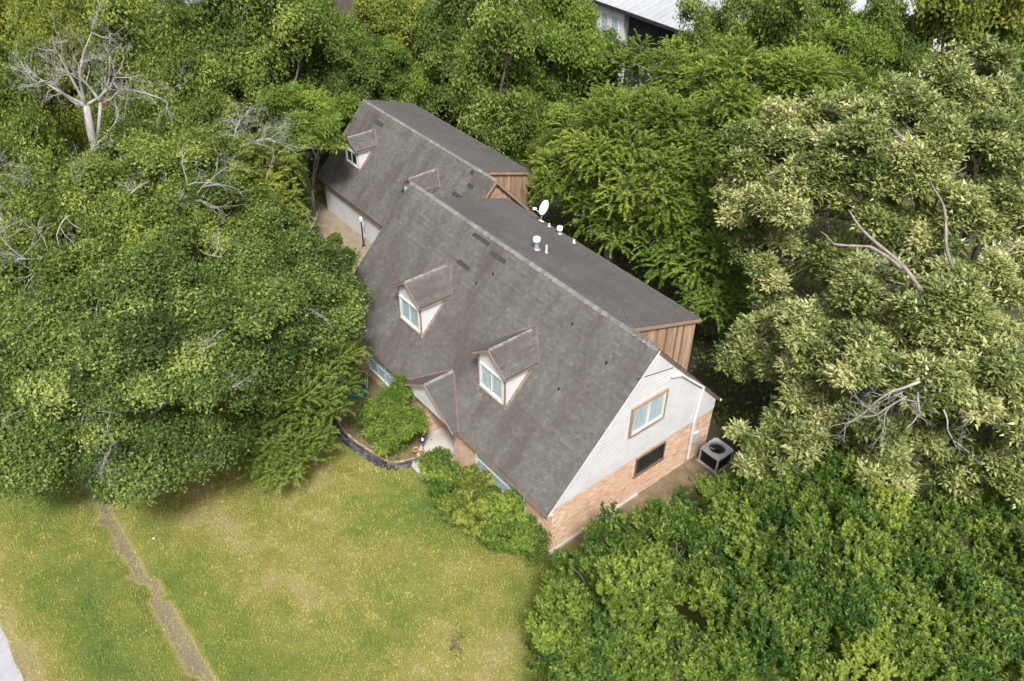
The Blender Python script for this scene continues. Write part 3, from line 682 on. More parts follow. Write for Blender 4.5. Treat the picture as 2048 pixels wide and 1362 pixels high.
s = MB(); s.slab([(GSX1 - .12, GRY + .3, gs(GRY + .3) - .1), (GSX1 - .12, GSY - .2, gs(GSY - .2) - .1), (GSX1 - .12, GSY - .2, gr_(GSY - .2)), (GSX1 - .12, GRY + .3, gr_(GRY + .3))], (-.1, 0, 0))
s.slab([(GX0 + .2, GSY - .2, 2.4), (GSX1 - .22, GSY - .2, 2.4), (GSX1 - .22, GSY - .2, gs(GSY - .2) - .1), (GX0 + .2, GSY - .2, gs(GSY - .2) - .1)], (0, -.1, 0))
s = s.build('shed_dormer', M['brown_trim'], gar)
q = MB(); q.slab([(GX0, GRY - .02, GRZ + .008), (GSX1, GRY - .02, GRZ + .008), (GSX1, GSY, GSZ), (GX0, GSY, GSZ)], (0, 0, -.09)); q.build('shed_roof', M['underlay'], s)
shingle_field('shed_shingles', s, (GX0, GSY + .02, GSZ + .004 + gk * .02), (1, 0, 0), (0, -1, -gk), GSX1 - GX0, math.hypot(GSY - GRY, GRZ - GSZ) - .12, M['shingle_dark'])
q = MB(); q.slab([(GSX1 + .002, GRY + .2, gs(GRY + .2) - .01), (GSX1 + .002, GSY, GSZ - .01), (GSX1 + .002, GSY, GSZ - .14), (GSX1 + .002, GRY + .2, gs(GRY + .2) - .14)], (.03, 0, 0)); q.build('fascia', M['tan_trim'], s)
y = GRY + .4
while y < GSY - .22:
    b = MB(); xx = GSX1 - .12; yb = y + .15
    b.slab([(xx, y, gr_(y) + .02), (xx, yb, gr_(yb) + .02), (xx, yb, gs(yb) - .1), (xx, y, gs(y) - .1)], (.022 + rnd.random() * .012, 0, 0), .2 + .79 * rnd.random()); b.build('board', M['wood'], s); y += .165
for xr, lb in ((GD[0], 'gabled dormer with dark window at the far end of the garage'), (GD[1], 'garage dormer half hidden behind the brick house ridge')):
    dormer(gar, xr, GDW, GDY, gf(GDY), 4.90, 5.46, gf, ow=.16, od=.2, label=lb, back='screen', valley='step')

# ------------------------------------------------------------------ small built things
def satellite():
    t = empty('satellite_dish', (-11.38, 9.1, zs_(9.1)), 'white satellite dish on the rear edge of the house roof', 'satellite dish')
    c = Vector((-11.2, 9.2, zs_(9.1) + .78)); n = (Vector((-.64, -.77, 0)) * .80 + Vector((.77, -.64, 0)) * .25 + Vector((0, 0, .5))).normalized()
    x = n.orthogonal().normalized()
    prof = [(q * .8, h * .8) for q, h in [(.001, .0), (.16, .012), (.30, .042), (.42, .082), (.47, .105), (.475, .095), (.42, .066), (.30, .026), (.16, -.004), (.001, -.014)]]
    MB().lathe(c, prof, 28, n).build('reflector', M['white_metal'], t, smooth=True)
    base = Vector((-11.38, 9.1, zs_(9.1)))
    MB().tube([base, base + Vector((.02, .03, .25)), c - n * .12, c - n * .01], .028, 8).build('mast', M['white_metal'], t)
    MB().box(base.x - .13, base.x + .13, base.y - .1, base.y + .1, base.z - .01, base.z + .035).build('foot', M['white_metal'], t)
    lo = c - Vector((0, 0, .42)) + n * .1; li = c + n * .62 - Vector((0, 0, .28))
    MB().tube([c - n * .02 - Vector((0, 0, .3)), lo, li], .02, 8).build('arm', M['grey_metal'], t)
    MB().lathe(li, [(.001, -.09), (.06, -.08), (.075, .02), (.055, .1), (.001, .11)], 12, -n + Vector((0, 0, .4))).build('receiver', M['white_metal'], t, smooth=True)
satellite()

def aircon():
    cx, cy, h, a = .78, 9.02, .86, .47
    t = empty('air_conditioner', (cx, cy, 0), 'square outdoor air conditioner with pale rim and round fan beside the gable', 'air conditioner')
    MB().box(cx - a - .08, cx + a + .08, cy - a - .08, cy + a + .08, -.05, .10).build('pad', M['concrete'], t)
    MB().box(cx - a + .03, cx + a - .03, cy - a + .03, cy + a - .03, .1, h - .10).build('cabinet', M['dark_metal'], t)
    for k in range(14):
        z = .14 + k * .046; l = MB()
        for s in (1, -1):
            l.box(cx - a + .05, cx + a - .05, cy + s * (a - .018) - .014, cy + s * (a - .018) + .014, z, z + .016)
            l.box(cx + s * (a - .018) - .014, cx + s * (a - .018) + .014, cy - a + .05, cy + a - .05, z, z + .016)
        l.build('louvre', M['dark_metal'], t)
    for sx in (1, -1):
        for sy in (1, -1):
            MB().box(cx + sx * a - .035, cx + sx * a + .035, cy + sy * a - .035, cy + sy * a + .035, .1, h - .03).build('corner_post', M['grey_metal'], t)
    m = MB(); n = 32; A = a + .05; r = .36          # top cover with a round opening
    ring = []; out = []
    for i in range(n):
        q = 2 * math.pi * (i + .5) / n; cq, sq = math.cos(q), math.sin(q); f = A / max(abs(cq), abs(sq)); f = min(f, A * 1.28)
        ring.append((cx + r * cq, cy + r * sq)); out.append((cx + f * cq, cy + f * sq))
    zt, zo = h + .05, h
    m.v = [(x, y, zt) for x, y in ring] + [(x, y, zo) for x, y in out] + [(x, y, zo - .08) for x, y in out] + [(x, y, zt - .16) for x, y in ring]
    for i in range(n):
        j = (i + 1) % n; m.f += [(i, n + i, n + j, j), (n + i, 2 * n + i, 2 * n + j, n + j), (i, j, 3 * n + j, 3 * n + i)]; m.t += [.5] * 3
    m.build('top_cover', M['grey_metal'], t)
    MB().lathe((cx, cy, h - .12), [(.001, .12), (.09, .11), (.1, 0)], 14).build('fan_motor', M['dark_metal'], t)
    for k in range(4):
        q = k * math.pi / 2 + .4; d = Vector((math.cos(q), math.sin(q), 0)); p = Vector((-d.y, d.x, 0)); c = Vector((cx, cy, h - .11))
        MB().slab([c + d * .08 - p * .05, c + d * .33 - p * .11, c + d * .33 + p * .11 + Vector((0, 0, .07)), c + d * .08 + p * .05 + Vector((0, 0, .04))], (0, 0, .006)).build('fan_blade', M['grey_metal'] if k == 2 else M['dark_metal'], t)
    g = MB()
    for k in range(3): g.tube([(cx + (.11 + .1 * k) * math.cos(q), cy + (.11 + .1 * k) * math.sin(q), zt + .005) for q in np.linspace(0, 2 * math.pi, 24, endpoint=False)], .004, 4, closed=True)
    for k in range(8):
        q = k * math.pi / 4; g.tube([(cx + .05 * math.cos(q), cy + .05 * math.sin(q), zt + .006), (cx + .37 * math.cos(q), cy + .37 * math.sin(q), zt + .006)], .004, 4)
    g.build('fan_guard', M['dark_metal'], t)
aircon()

def lamp_post():
    x, y = -23.85, 6.2
    t = empty('lamp_post', (x, y, .03), 'slim dark lamp post with white lantern in front of the garage', 'lamp')
    MB().lathe((x, y, .03), [(.001, 0), (.12, 0), (.11, .06), (.045, .12), (.04, 1.62), (.055, 1.66), (.001, 1.67)], 10).build('post', M['dark_metal'], t)
    MB().lathe((x, y, 1.69), [(.04, 0), (.08, .03), (.10, .2), (.09, .22)], 8).build('lantern', M['white_metal'], t)
    MB().lathe((x, y, 1.91), [(.12, 0), (.09, .05), (.02, .1), (.001, .12)], 8).build('lantern_cap', M['white_metal'], t)
lamp_post()

def entry_lamp():
    x, y = -7.55, -.62
    t = empty('garden_lamp', (x, y, .05), 'small black scrolled iron lamp beside the entrance slab', 'lamp')
    MB().lathe((x, y, .05), [(.001, 0), (.09, 0), (.07, .04), (.022, .08), (.02, .62), (.001, .63)], 8).build('stem', M['dark_metal'], t)
    for k in range(6):
        q = k * math.pi / 3; d = Vector((math.cos(q), math.sin(q), 0)); c = Vector((x, y, .66))
        MB().tube([c, c + d * .13 + Vector((0, 0, .03)), c + d * .20 + Vector((0, 0, .14)), c + d * .17 + Vector((0, 0, .26)), c + d * .05 + Vector((0, 0, .34))], .016, 6).build('cage_bar', M['dark_metal'], t)
    MB().lathe((x, y, .70), [(.001, 0), (.07, .03), (.085, .13), (.05, .22), (.001, .24)], 10).build('globe', M['white_metal'], t, smooth=True)
    MB().lathe((x, y, 1.0), [(.11, 0), (.09, .05), (.001, .1)], 10).build('finial', M['dark_metal'], t)
entry_lamp()
for (x, y, r, lb) in ((-7.68, -.92, .13, 'terracotta pot next to the black garden lamp, nearer the lawn'), (-7.42, -.78, .11, 'terracotta pot tucked between the black garden lamp and slab')):
    t = empty('flower_pot', (x, y, .05), lb, 'pot', 'pots beside the garden lamp')
    MB().lathe((x, y, .05), [(.001, 0), (r * .7, 0), (r, r * 1.5), (r * 1.12, r * 1.5), (r * 1.12, r * 1.8), (r * .95, r * 1.8), (r * .9, r * 1.5)], 14).build('pot', M['terracotta'], t, smooth=True)
    MB().lathe((x, y, .05), [(r * .9, r * 1.45), (.001, r * 1.5)], 14).build('soil', M['bed_soil'], t)

sl_ = MB(); sl_.box(-8.27, -6.33, -.02, 2.19, -.2, .115); sl_.slab([(-8.27, -.021, -.2), (-6.33, -.021, -.2), (-6.2, -1.55, -.2), (-7.15, -1.5, -.2)], (0, 0, .29))
sl_.build('entrance_slab', M['concrete'], kind='structure')

def teal_chair():
    cx, cy = -12.55, -.95
    t = empty('garden_chair', (cx, cy, .05), 'teal metal garden chair with open round seat by the house wall', 'chair')
    zz = .40; R0 = .46
    MB().tube([(cx + R0 * math.cos(q), cy + R0 * math.sin(q), zz) for q in np.linspace(0, 2 * math.pi, 28, endpoint=False)], .055, 8, closed=True).build('seat_ring', M['teal'], t, smooth=True)
    MB().tube([(cx + .38 * math.cos(q), cy + .38 * math.sin(q), .16) for q in np.linspace(0, 2 * math.pi, 28, endpoint=False)], .03, 8, closed=True).build('brace_ring', M['teal'], t, smooth=True)
    for k in range(4):
        q = k * math.pi / 2 + .5; MB().tube([(cx + R0 * math.cos(q), cy + R0 * math.sin(q), zz), (cx + .5 * math.cos(q), cy + .5 * math.sin(q), .05)], .022, 7).build('leg', M['teal'], t)
    b1 = Vector((cx - .05, cy + .46, zz)); b2 = Vector((cx - .52, cy + .02, zz)); b3 = Vector((cx + .28, cy + .38, zz))
    MB().tube([b3, b3 + Vector((.0, .08, .45)), b3 + Vector((-.05, .12, .88)), b3 + Vector((-.16, .1, .92)), b3 + Vector((-.2, .06, .45)), b3 + Vector((-.14, .04, .0))], .02, 7).build('back_frame', M['mint'], t)
    MB().tube([b3 + Vector((0, .02, .06)), b1 + Vector((0, .03, .08)), b2 + Vector((0, .03, .06))], .022, 7).build('back_rail', M['mint'], t)
teal_chair()

# edging of the curved bed: dark blocks in three rows, one inner row of tan bricks
ed = empty('garden_edging', (-10.5, -2.4, 0), 'curved dark block edging of the planting bed by the entrance', 'edging')
def edging_row(off, size, mat, nm, z, step):
    ms = []
    for k in range(8):
        a, b, h = size; q = MB(); j = lambda s: s * (1 + rnd.uniform(-.12, .12))
        x, y, zz = j(a) / 2, j(b) / 2, j(h); c = .012
        q.add([(-x, -y, -.1), (x, -y, -.1), (x, y, -.1), (-x, y, -.1), (-x, -y, zz - c), (x, -y, zz - c), (x, y, zz - c), (-x, y, zz - c), (-x + c, -y + c, zz), (x - c, -y + c, zz), (x - c, y - c, zz), (-x + c, y - c, zz)],
              [(0, 1, 5, 4), (1, 2, 6, 5), (2, 3, 7, 6), (3, 0, 4, 7), (4, 5, 9, 8), (5, 6, 10, 9), (6, 7, 11, 10), (7, 4, 8, 11), (8, 9, 10, 11)], (k + .5) / 8)
        me = bpy.data.meshes.new(nm); me.from_pydata(q.v, [], q.f); at = me.attributes.new('tint', 'FLOAT', 'FACE'); at.data.foreach_set('value', q.t); me.materials.append(M[mat]); ms.append(me)
    acc = 0.0
    for i in range(len(EP) - 1):
        a, b = EP[i], EP[i + 1]; d = (b - a); L = d.length; d.normalize(); n = Vector((d.y, -d.x, 0))
        while acc < L:
            p = a + d * acc + n * off; o = bpy.data.objects.new(nm, rnd.choice(ms)); COL.objects.link(o); o.parent = ed
            o.location = p + Vector((0, 0, z + rnd.gauss(0, .008))) - org(ed); o.rotation_euler = (rnd.gauss(0, .03), rnd.gauss(0, .03), math.atan2(d.y, d.x) + rnd.gauss(0, .05)); acc += step
        acc -= L
edging_row(.02, (.22, .10, .10), 'tan_block', 'edging_brick', .02, .235)
edging_row(.14, (.20, .10, .13), 'slate_block', 'edging_block', .02, .215)
edging_row(.26, (.20, .10, .09), 'slate_block', 'edging_block', .01, .22)
edging_row(.38, (.20, .10, .06), 'slate_block', 'edging_block', .0, .225)
# scrap on the turf
q = MB(); q.slab([(-10.15, -11.68, .05), (-10.08, -11.65, .08), (-10.06, -11.57, .05), (-10.13, -11.58, .09)], (0, 0, .006)); q.build('paper_scrap', M['white'], label='small crumpled white paper scrap lying by the bare strip in the lawn', cat='litter', loc=(-10.1, -11.6, .05))

# ------------------------------------------------------------------ neighbouring houses
nb = empty('neighbour_house', (-30, 40, 0), 'dark-walled house with white roof and white window bay beyond the trees', 'house')
MB().box(-36.5, -22, 37.2, 46, -.2, 6.0).build('wall', M['black_roof'], nb)
MB().box(-36.3, -33.2, 36.6, 37.199, -.2, 5.75).build('window_bay', M['white'], nb)
for x0, x1 in ((-35.9, -34.9), (-34.7, -33.7)): window(nb, (x0, 36.6, 3.4), (1, 0, 0), (0, -1, 0), x1 - x0, 2.0, 1, 1, 'white', 'white', 'curtain')
r1 = MB(); r1.slab([(-37, 36.2, 6.0), (-21.5, 36.2, 6.0), (-21.5, 41.5, 7.2), (-37, 41.5, 7.2)], (0, 0, .12)); r1.slab([(-37, 41.501, 7.2), (-21.5, 41.501, 7.2), (-21.5, 47, 6), (-37, 47, 6)], (0, 0, .12)); r1 = r1.build('roof', M['metal_roof'], nb)
for i in range(26): MB().bar((-36.9 + i * .61, 36.2, 6.14), (-36.9 + i * .61, 41.45, 7.34), .05, .06).build('seam', M['metal_roof'], r1)
MB().box(-37.02, -21.48, 36.14, 36.198, 5.88, 6.15).build('fascia', M['black_roof'], nb)
nb = empty('neighbour_house', (-66, 6, 0), 'house with slate blue roof at the upper left edge', 'house')
MB().box(-74, -63.5, -4, 14, -.2, 3.4).build('wall', M['white'], nb)
r1 = MB(); r1.slab([(-62.9, -4.5, 3.3), (-62.9, 14.5, 3.3), (-68.7, 14.5, 6.2), (-68.7, -4.5, 6.2)], (0, 0, .15)); r1.slab([(-68.701, -4.5, 6.2), (-68.701, 14.5, 6.2), (-74.6, 14.5, 3.3), (-74.6, -4.5, 3.3)], (0, 0, .15)); r1.build('roof', M['slate_roof'], nb)
nb = empty('neighbour_house', (-18, 58, 0), 'pale house glimpsed through the trees at the upper right', 'house')
MB().box(-30, -4, 56, 66, -.2, 3.6).build('wall', M['white'], nb)
r1 = MB(); r1.slab([(-30.6, 55.4, 3.6), (-3.4, 55.4, 3.6), (-3.4, 61, 6), (-30.6, 61, 6)], (0, 0, .15)); r1.slab([(-30.6, 61.001, 6), (-3.4, 61.001, 6), (-3.4, 66.6, 3.6), (-30.6, 66.6, 3.6)], (0, 0, .15)); r1.build('roof', M['metal_roof'], nb)
for x0 in (-27, -21, -15, -9): window(nb, (x0, 56, 1.0), (1, 0, 0), (0, -1, 0), 1.4, 1.5, 2, 1, 'white', 'white', 'screen')
nb = empty('neighbour_house', (-47, 34, 0), 'grey house half hidden behind trees at the top centre', 'house')
MB().box(-52, -43, 30, 40, -.2, 3.6).build('wall', M['slate_roof'], nb)
r1 = MB(); r1.slab([(-52.6, 29.4, 3.6), (-42.4, 29.4, 3.6), (-42.4, 35, 6), (-52.6, 35, 6)], (0, 0, .15)); r1.slab([(-52.6, 35.001, 6), (-42.4, 35.001, 6), (-42.4, 40.6, 3.6), (-52.6, 40.6, 3.6)], (0, 0, .15)); r1.build('roof', M['metal_roof'], nb)
window(nb, (-48, 30, 1.2), (1, 0, 0), (0, -1, 0), 1.6, 1.5, 2, 1, 'white', 'white', 'curtain')

# ------------------------------------------------------------------ where the plants stand (metres)
TREES = {
  'oak_front': ((-12.63, -10.59), [(-14.37, -13.8, 4.0, 2.29), (-12.04, -12.54, 3.2, 1.89), (-10.34, -10.75, 4.5, 2.02), (-9.9, -8.95, 4.0, 1.7), (-13.69, -11.98, 6.5, 2.21), (-10.58, -9.91, 7.5, 2.29), (-9.64, -8.14, 6.5, 2.0), (-10.71, -6.29, 7.5, 2.06), (-12.24, -7.94, 8.5, 2.02), (-14.37, -10.08, 8.0, 2.06), (-17.13, -12.48, 7.0, 2.13), (-15.88, -13.82, 5.5, 1.71)]),
  'oak_house': ((-13.78, -2.97), [(-14.27, -3.02, 6.5, 2.02), (-14.63, -1.05, 5.5, 1.79), (-11.54, -3.6, 6.0, 1.93), (-13.25, -0.64, 5.0, 1.11), (-16.44, -1.84, 7.0, 1.89), (-17.23, -0.67, 5.5, 1.12), (-10.23, -6.08, 5.5, 1.64), (-13.81, -4.86, 7.5, 1.62)]),
  'oak_back': ((-19.9, -6.47), [(-16.9, -6.51, 8.5, 1.95), (-19.75, -7.63, 9.0, 1.99), (-18.01, -3.87, 8.5, 1.95), (-15.13, -4.15, 8.0, 1.55), (-23.81, -10.02, 8.0, 1.99), (-18.46, -9.74, 8.0, 1.42), (-20.3, -4.73, 9.5, 1.75), (-24.01, -5.52, 9.0, 1.62), (-22.16, -2.2, 9.0, 1.76), (-19.4, -12.11, 7.5, 1.41)]),
  'light': ((-22.34, -0.33), [(-22.4, -0.63, 6.0, 1.66), (-20.8, -0.2, 6.0, 1.28), (-24.34, 1.07, 6.5, 1.36), (-19.57, -0.51, 5.5, 1.02), (-23.09, -1.19, 7.0, 1.44)]),
  'palmy': ((-27.52, 5.04), [(-28.27, 5.08, 7.0, 1.65), (-26.36, 5.56, 6.5, 1.46), (-26.52, 3.18, 6.5, 1.43), (-30.24, 9.3, 5.5, 1.05), (-27.12, 3.39, 5.0, 1.13)]),
  'cedar': ((-10.16, -4.57), [(-9.24, -5.76, 2.0, 1.34), (-10.08, -6.25, 2.5, 1.26), (-9.81, -4.44, 2.2, 0.96), (-10.65, -3.22, 4.0, 1.36), (-10.05, -4.75, 3.6, 1.53), (-11.67, -1.79, 4.0, 0.97)]),
  'feather_a': ((-13.35, 16.15), [(-15.25, 14.93, 5.5, 1.97), (-13.25, 15.76, 7.5, 2.22), (-12.91, 14.13, 4.5, 1.73), (-10.21, 14.94, 7.0, 2.0), (-10.9, 14.2, 4.5, 1.43), (-12.22, 18.36, 8.0, 2.11), (-15.33, 18.51, 8.0, 1.92), (-18.95, 17.85, 6.0, 1.32)]),
  'feather_b': ((-11.17, 22.83), [(-11.32, 21.07, 9.0, 2.38), (-10.59, 23.6, 10.0, 2.39), (-9.16, 25.32, 9.5, 2.14), (-8.65, 20.12, 8.0, 2.18), (-7.53, 21.78, 8.5, 2.04), (-9.54, 17.8, 7.5, 1.91), (-7.24, 24.99, 8.0, 1.86), (-16.13, 24.72, 8.0, 2.07), (-21.07, 26.63, 7.0, 1.94)]),
  'feather_c': ((-6.57, 15.3), [(-7.76, 16.11, 6.0, 1.74), (-7.08, 14.56, 4.6, 1.43), (-5.13, 14.61, 5.0, 1.67), (-6.67, 16.72, 6.0, 1.48), (-4.12, 13.85, 4.0, 1.06), (-8.42, 14.84, 5.0, 1.0)]),
  'broad': ((4.91, 20.95), [(-3.83, 16.03, 11.0, 1.83), (-2.82, 17.08, 12.0, 1.69), (-2.93, 14.47, 9.0, 1.61), (-0.82, 14.17, 10.5, 1.71), (-1.32, 13.89, 7.5, 1.6), (-0.13, 15.24, 12.0, 1.67), (-0.2, 17.66, 13.0, 1.6), (-0.34, 21.73, 13.0, 1.92), (0.4, 24.58, 13.0, 1.97), (1.79, 16.36, 12.0, 1.64), (2.85, 18.21, 12.5, 1.74), (3.08, 21.72, 12.0, 1.84), (4.06, 11.94, 9.5, 1.36), (-0.09, 11.77, 6.0, 1.46), (0.61, 10.38, 5.0, 1.23), (2.8, 9.27, 6.0, 1.43), (3.49, 10.02, 8.0, 1.55), (5.38, 9.13, 8.5, 1.2), (6.72, 11.36, 10.0, 1.26), (6.96, 12.89, 10.5, 1.44), (6.86, 15.96, 10.0, 1.45), (7.64, 9.41, 9.0, 1.06), (8.52, 10.96, 9.0, 1.39), (9.65, 11.82, 8.0, 1.33), (3.25, 7.94, 4.5, 1.18), (3.69, 7.1, 3.5, 0.8), (5.17, 7.4, 4.0, 0.92), (5.14, 8.68, 5.5, 1.27), (7.46, 8.81, 5.0, 1.23), (10.1, 11.42, 6.0, 1.19), (4.16, 16.04, 11.0, 1.22), (4.83, 18.16, 11.0, 1.53), (1.46, 13.74, 8.5, 1.3), (7.7, 11.12, 6.0, 1.07), (8.74, 11.23, 5.0, 0.98), (7.1, 9.02, 7.5, 1.01), (7.45, 12.0, 9.5, 1.18), (2.55, 15.49, 10.0, 1.17), (2.97, 12.39, 8.0, 1.15), (5.17, 10.68, 8.5, 1.06), (1.11, 14.73, 10.5, 1.18), (5.12, 14.91, 9.5, 0.93)]),
  'bush_a': ((4.43, -0.25), [(3.43, -1.12, 2.5, 1.53), (4.34, -2.81, 2.0, 1.15), (3.07, 0.98, 2.4, 1.28), (3.35, 3.27, 2.2, 1.07), (5.2, -0.62, 3.2, 1.55), (5.81, -2.04, 2.5, 1.43), (5.52, -3.03, 2.0, 1.27), (4.59, 1.75, 3.0, 1.38), (3.38, 5.82, 2.0, 0.87)]),
  'bush_b': ((7.19, 2.83), [(5.85, 4.1, 3.5, 1.56), (6.54, 2.02, 3.2, 1.24), (7.81, 3.01, 4.0, 1.53), (8.72, 1.48, 3.5, 1.55), (7.94, 0.16, 3.0, 1.25), (7.22, -1.04, 2.6, 1.02), (7.19, 5.49, 4.0, 1.37), (5.16, 6.86, 3.0, 1.02)]),
  'bush_c': ((10.7, 6.7), [(6.62, 8.07, 4.0, 1.44), (8.46, 6.93, 4.4, 1.52), (8.93, 4.12, 4.0, 1.44), (9.98, 5.22, 4.2, 1.51), (10.53, 2.91, 3.8, 1.52), (10.1, 7.5, 4.0, 1.41), (11.6, 6.23, 3.8, 1.42), (11.98, 4.33, 3.4, 1.37), (12.32, 8.11, 3.2, 1.3), (13.41, 7.08, 3.0, 1.41), (10.14, 2.26, 3.0, 1.23), (9.82, 10.95, 3.5, 1.17), (11.72, 10.81, 3.0, 1.3), (10.53, 11.9, 4.0, 1.07), (13.05, 9.47, 2.8, 1.0), (13.19, 6.22, 2.6, 1.17), (14.11, 7.43, 2.4, 0.95)]),
  'hedge_a': ((-4.8, -1.45), [(-5.23, -1.3, 1.2, 0.78), (-4.24, -1.64, 1.0, 0.68)]),
  'hedge_b': ((-3.19, -1.23), [(-3.86, -0.79, 1.2, 0.81), (-2.5, -1.44, 1.1, 0.82), (-3.27, -1.73, 0.9, 0.55)]),
  'hedge_c': ((-1.38, -0.8), [(-1.99, -0.52, 1.2, 0.78), (-0.96, -1.24, 1.0, 0.8), (-1.04, -0.44, 1.0, 0.54)]),
  'hedge_d': ((-0.25, -0.38), [(-0.29, -0.34, 0.9, 0.4), (-0.2, -0.42, 0.6, 0.38)]),
  'small': ((-8.84, -1.28), [(-8.86, -1.21, 1.9, 0.91), (-8.54, -1.9, 1.3, 0.77), (-8.05, -1.08, 1.6, 0.73), (-9.36, -0.74, 2.3, 0.7), (-9.93, -1.52, 1.0, 0.55)]),
}
BACK = [
  ('dark', -36.1, 4.1, 9, 2.58, 'tall dark green vine-covered tree left of the garage peak'),
  ('olive', -34.7, 6.5, 8, 2.53, 'olive tree with pale seed tufts, upper left of the garage'),
  ('bright', -36.8, 11.5, 8, 2.65, 'tall fresh green tree at the top edge left of the garage'),
  ('dark', -33.7, 11.8, 6.5, 2.02, 'dark green tree right behind the garage roof peak'),
  ('yellow', -35.8, 17.1, 7, 2.71, 'yellow green vine-hung tree at the top edge above the garage'),
  ('bright', -33.3, 15.3, 5.5, 1.86, 'low green tree behind the far end of the garage roof'),
  ('dark', -31.7, 18.4, 8, 2.66, 'dark tree at the top edge left of the grey neighbour house'),
  ('dark', -32.0, 18.5, 5, 1.8, 'low dark tree over the middle of the garage rear'),
  ('olive', -25.7, 17.9, 10, 2.36, 'tall fine-leaved olive tree at top centre'),
  ('olive', -27.7, 19.8, 5.5, 2.32, 'greyish green tree with white blossom behind the garage'),
  ('bright', -25.7, 23.2, 9, 2.42, 'fresh green tree just left of the white window bay'),
  ('dark', -26.0, 22.0, 5, 1.84, 'dark tree above the garage shed roof corner'),
  ('dark', -24.6, 24.8, 6, 2.07, 'ivy-dark tree below the white window bay'),
  ('olive', -20.3, 31.3, 9.5, 2.15, 'olive tree right of the white neighbour roof'),
  ('yellow', -19.0, 33.2, 8.5, 1.81, 'small yellow green tree right of the white roof, at the top edge'),
  ('olive', -16.3, 33.3, 10, 2.52, 'loose olive tree at the top edge, right of centre'),
  ('bright', -13.4, 35.8, 9.5, 2.26, 'broad green tree at the top edge above the pale-leaved tree'),
  ('dark', -12.6, 39.3, 10, 2.3, 'dark tree at the top edge before the pale house'),
  ('yellow', -8.9, 41.5, 10.5, 2.86, 'yellow green tree at the upper right edge'),
  ('bright', -6.8, 44.2, 9, 2.54, 'bright green tree in the upper right corner'),
  ('bright', -11.4, 36.7, 7, 1.98, 'low green tree left of the pale leafy crown top'),
  ('dark', -8.4, 37.9, 8, 1.91, 'dark tree directly behind the pale leafy crown'),
  ('feather', -12.3, 32.6, 8, 2.14, 'feathery tree between the top edge trees and pale leafy tree'),
  ('yellow', -46.8, -4.1, 9, 2.53, 'yellow green tree in the upper left corner'),
  ('yellow', -42.4, -3.4, 8.5, 2.13, 'yellowish tree directly behind the dead tree crown'),
  ('olive', -35.1, -7.5, 9, 2.25, 'olive oak at the left edge beside the dead tree'),
  ('olive', -28.2, -8.5, 8.5, 1.91, 'olive oak at the left edge below the dead tree branches'),
  ('olive', -35.9, 0.1, 9, 2.47, 'olive tree right of the dead tree crown, higher one'),
  ('olive', -30.7, -0.6, 8.5, 2.03, 'olive tree right of the dead tree crown, middle one'),
  ('yellow', -46.0, 2.3, 8, 2.52, 'yellow olive tree before the slate blue roof'),
  ('olive', -34.2, -3.0, 8.5, 1.66, 'olive tree right behind the dead tree trunk'),
  ('olive', -26.2, -1.3, 8, 1.84, 'olive tree between the dead tree and the garage'),
  ('olive', -31.4, -5.9, 7.5, 1.26, 'olive oak crown hiding the foot of the dead tree'),
  ('olive', -17.7, 40.3, 9, 2.14, 'olive tree at the top edge before the pale house roof'),
  ('yellow', -50.8, 1.2, 8, 2.1, 'yellow green tree at the top edge left of the slate roof'),
  ('dark', -43.1, 4.5, 8, 2.0, 'dark tree at the top edge right of the slate roof'),
]
SHRUBS = [
  ('bright', -29.8, 19.0, 2.6, 1.18, 'bright shrub against the garage rear wall, farthest one'),
  ('bright', -27.0, 19.2, 2.8, 1.42, 'bright rounded shrub behind the middle of the garage shed roof'),
  ('bright', -24.6, 19.2, 2.4, 1.32, 'bright shrub behind the near end of the garage shed roof'),
  ('yellow', -22.4, 19.1, 2.2, 1.1, 'yellow tinged shrub beside the garage board wall'),
  ('bright', -31.9, 12.6, 4.6, 0.85, 'small leafy sapling touching the garage roof peak'),
  ('dark', -26.5, 3.0, 3, 1.21, 'dark shrub under the trees left of the garage door'),
  ('bright', -25.0, 4.9, 0.4, 0.39, 'low weedy shrub on the dirt drive before the garage'),
  ('bright', -23.1, 4.8, 0.35, 0.32, 'weed clump on the dirt drive near the house corner'),
]

# ------------------------------------------------------------------ plants
def unit(a): return a / np.maximum(np.linalg.norm(a, axis=1, keepdims=True), 1e-9)
def sph(rng, n, zmin=-1.0):
    z = rng.uniform(zmin, 1, n); q = rng.uniform(0, 2 * np.pi, n); r = np.sqrt(np.maximum(0, 1 - z * z))
    return np.stack([r * np.cos(q), r * np.sin(q), z], 1)
STYLE = {  # leaves per r^2, per cluster, length, width, cluster spread
 'oak': (4700, 16, .140, .092, .20), 'olive': (3600, 16, .15, .085, .22), 'small': (5200, 14, .115, .062, .16),
 'gloss': (6900, 22, .135, .085, .10), 'feather': (4200, 24, .155, .062, .95), 'cedar': (6800, 22, .135, .040, .62),
 'broad': (4000, 13, .20, .105, .0), 'palmy': (3600, 13, .26, .075, .0)}

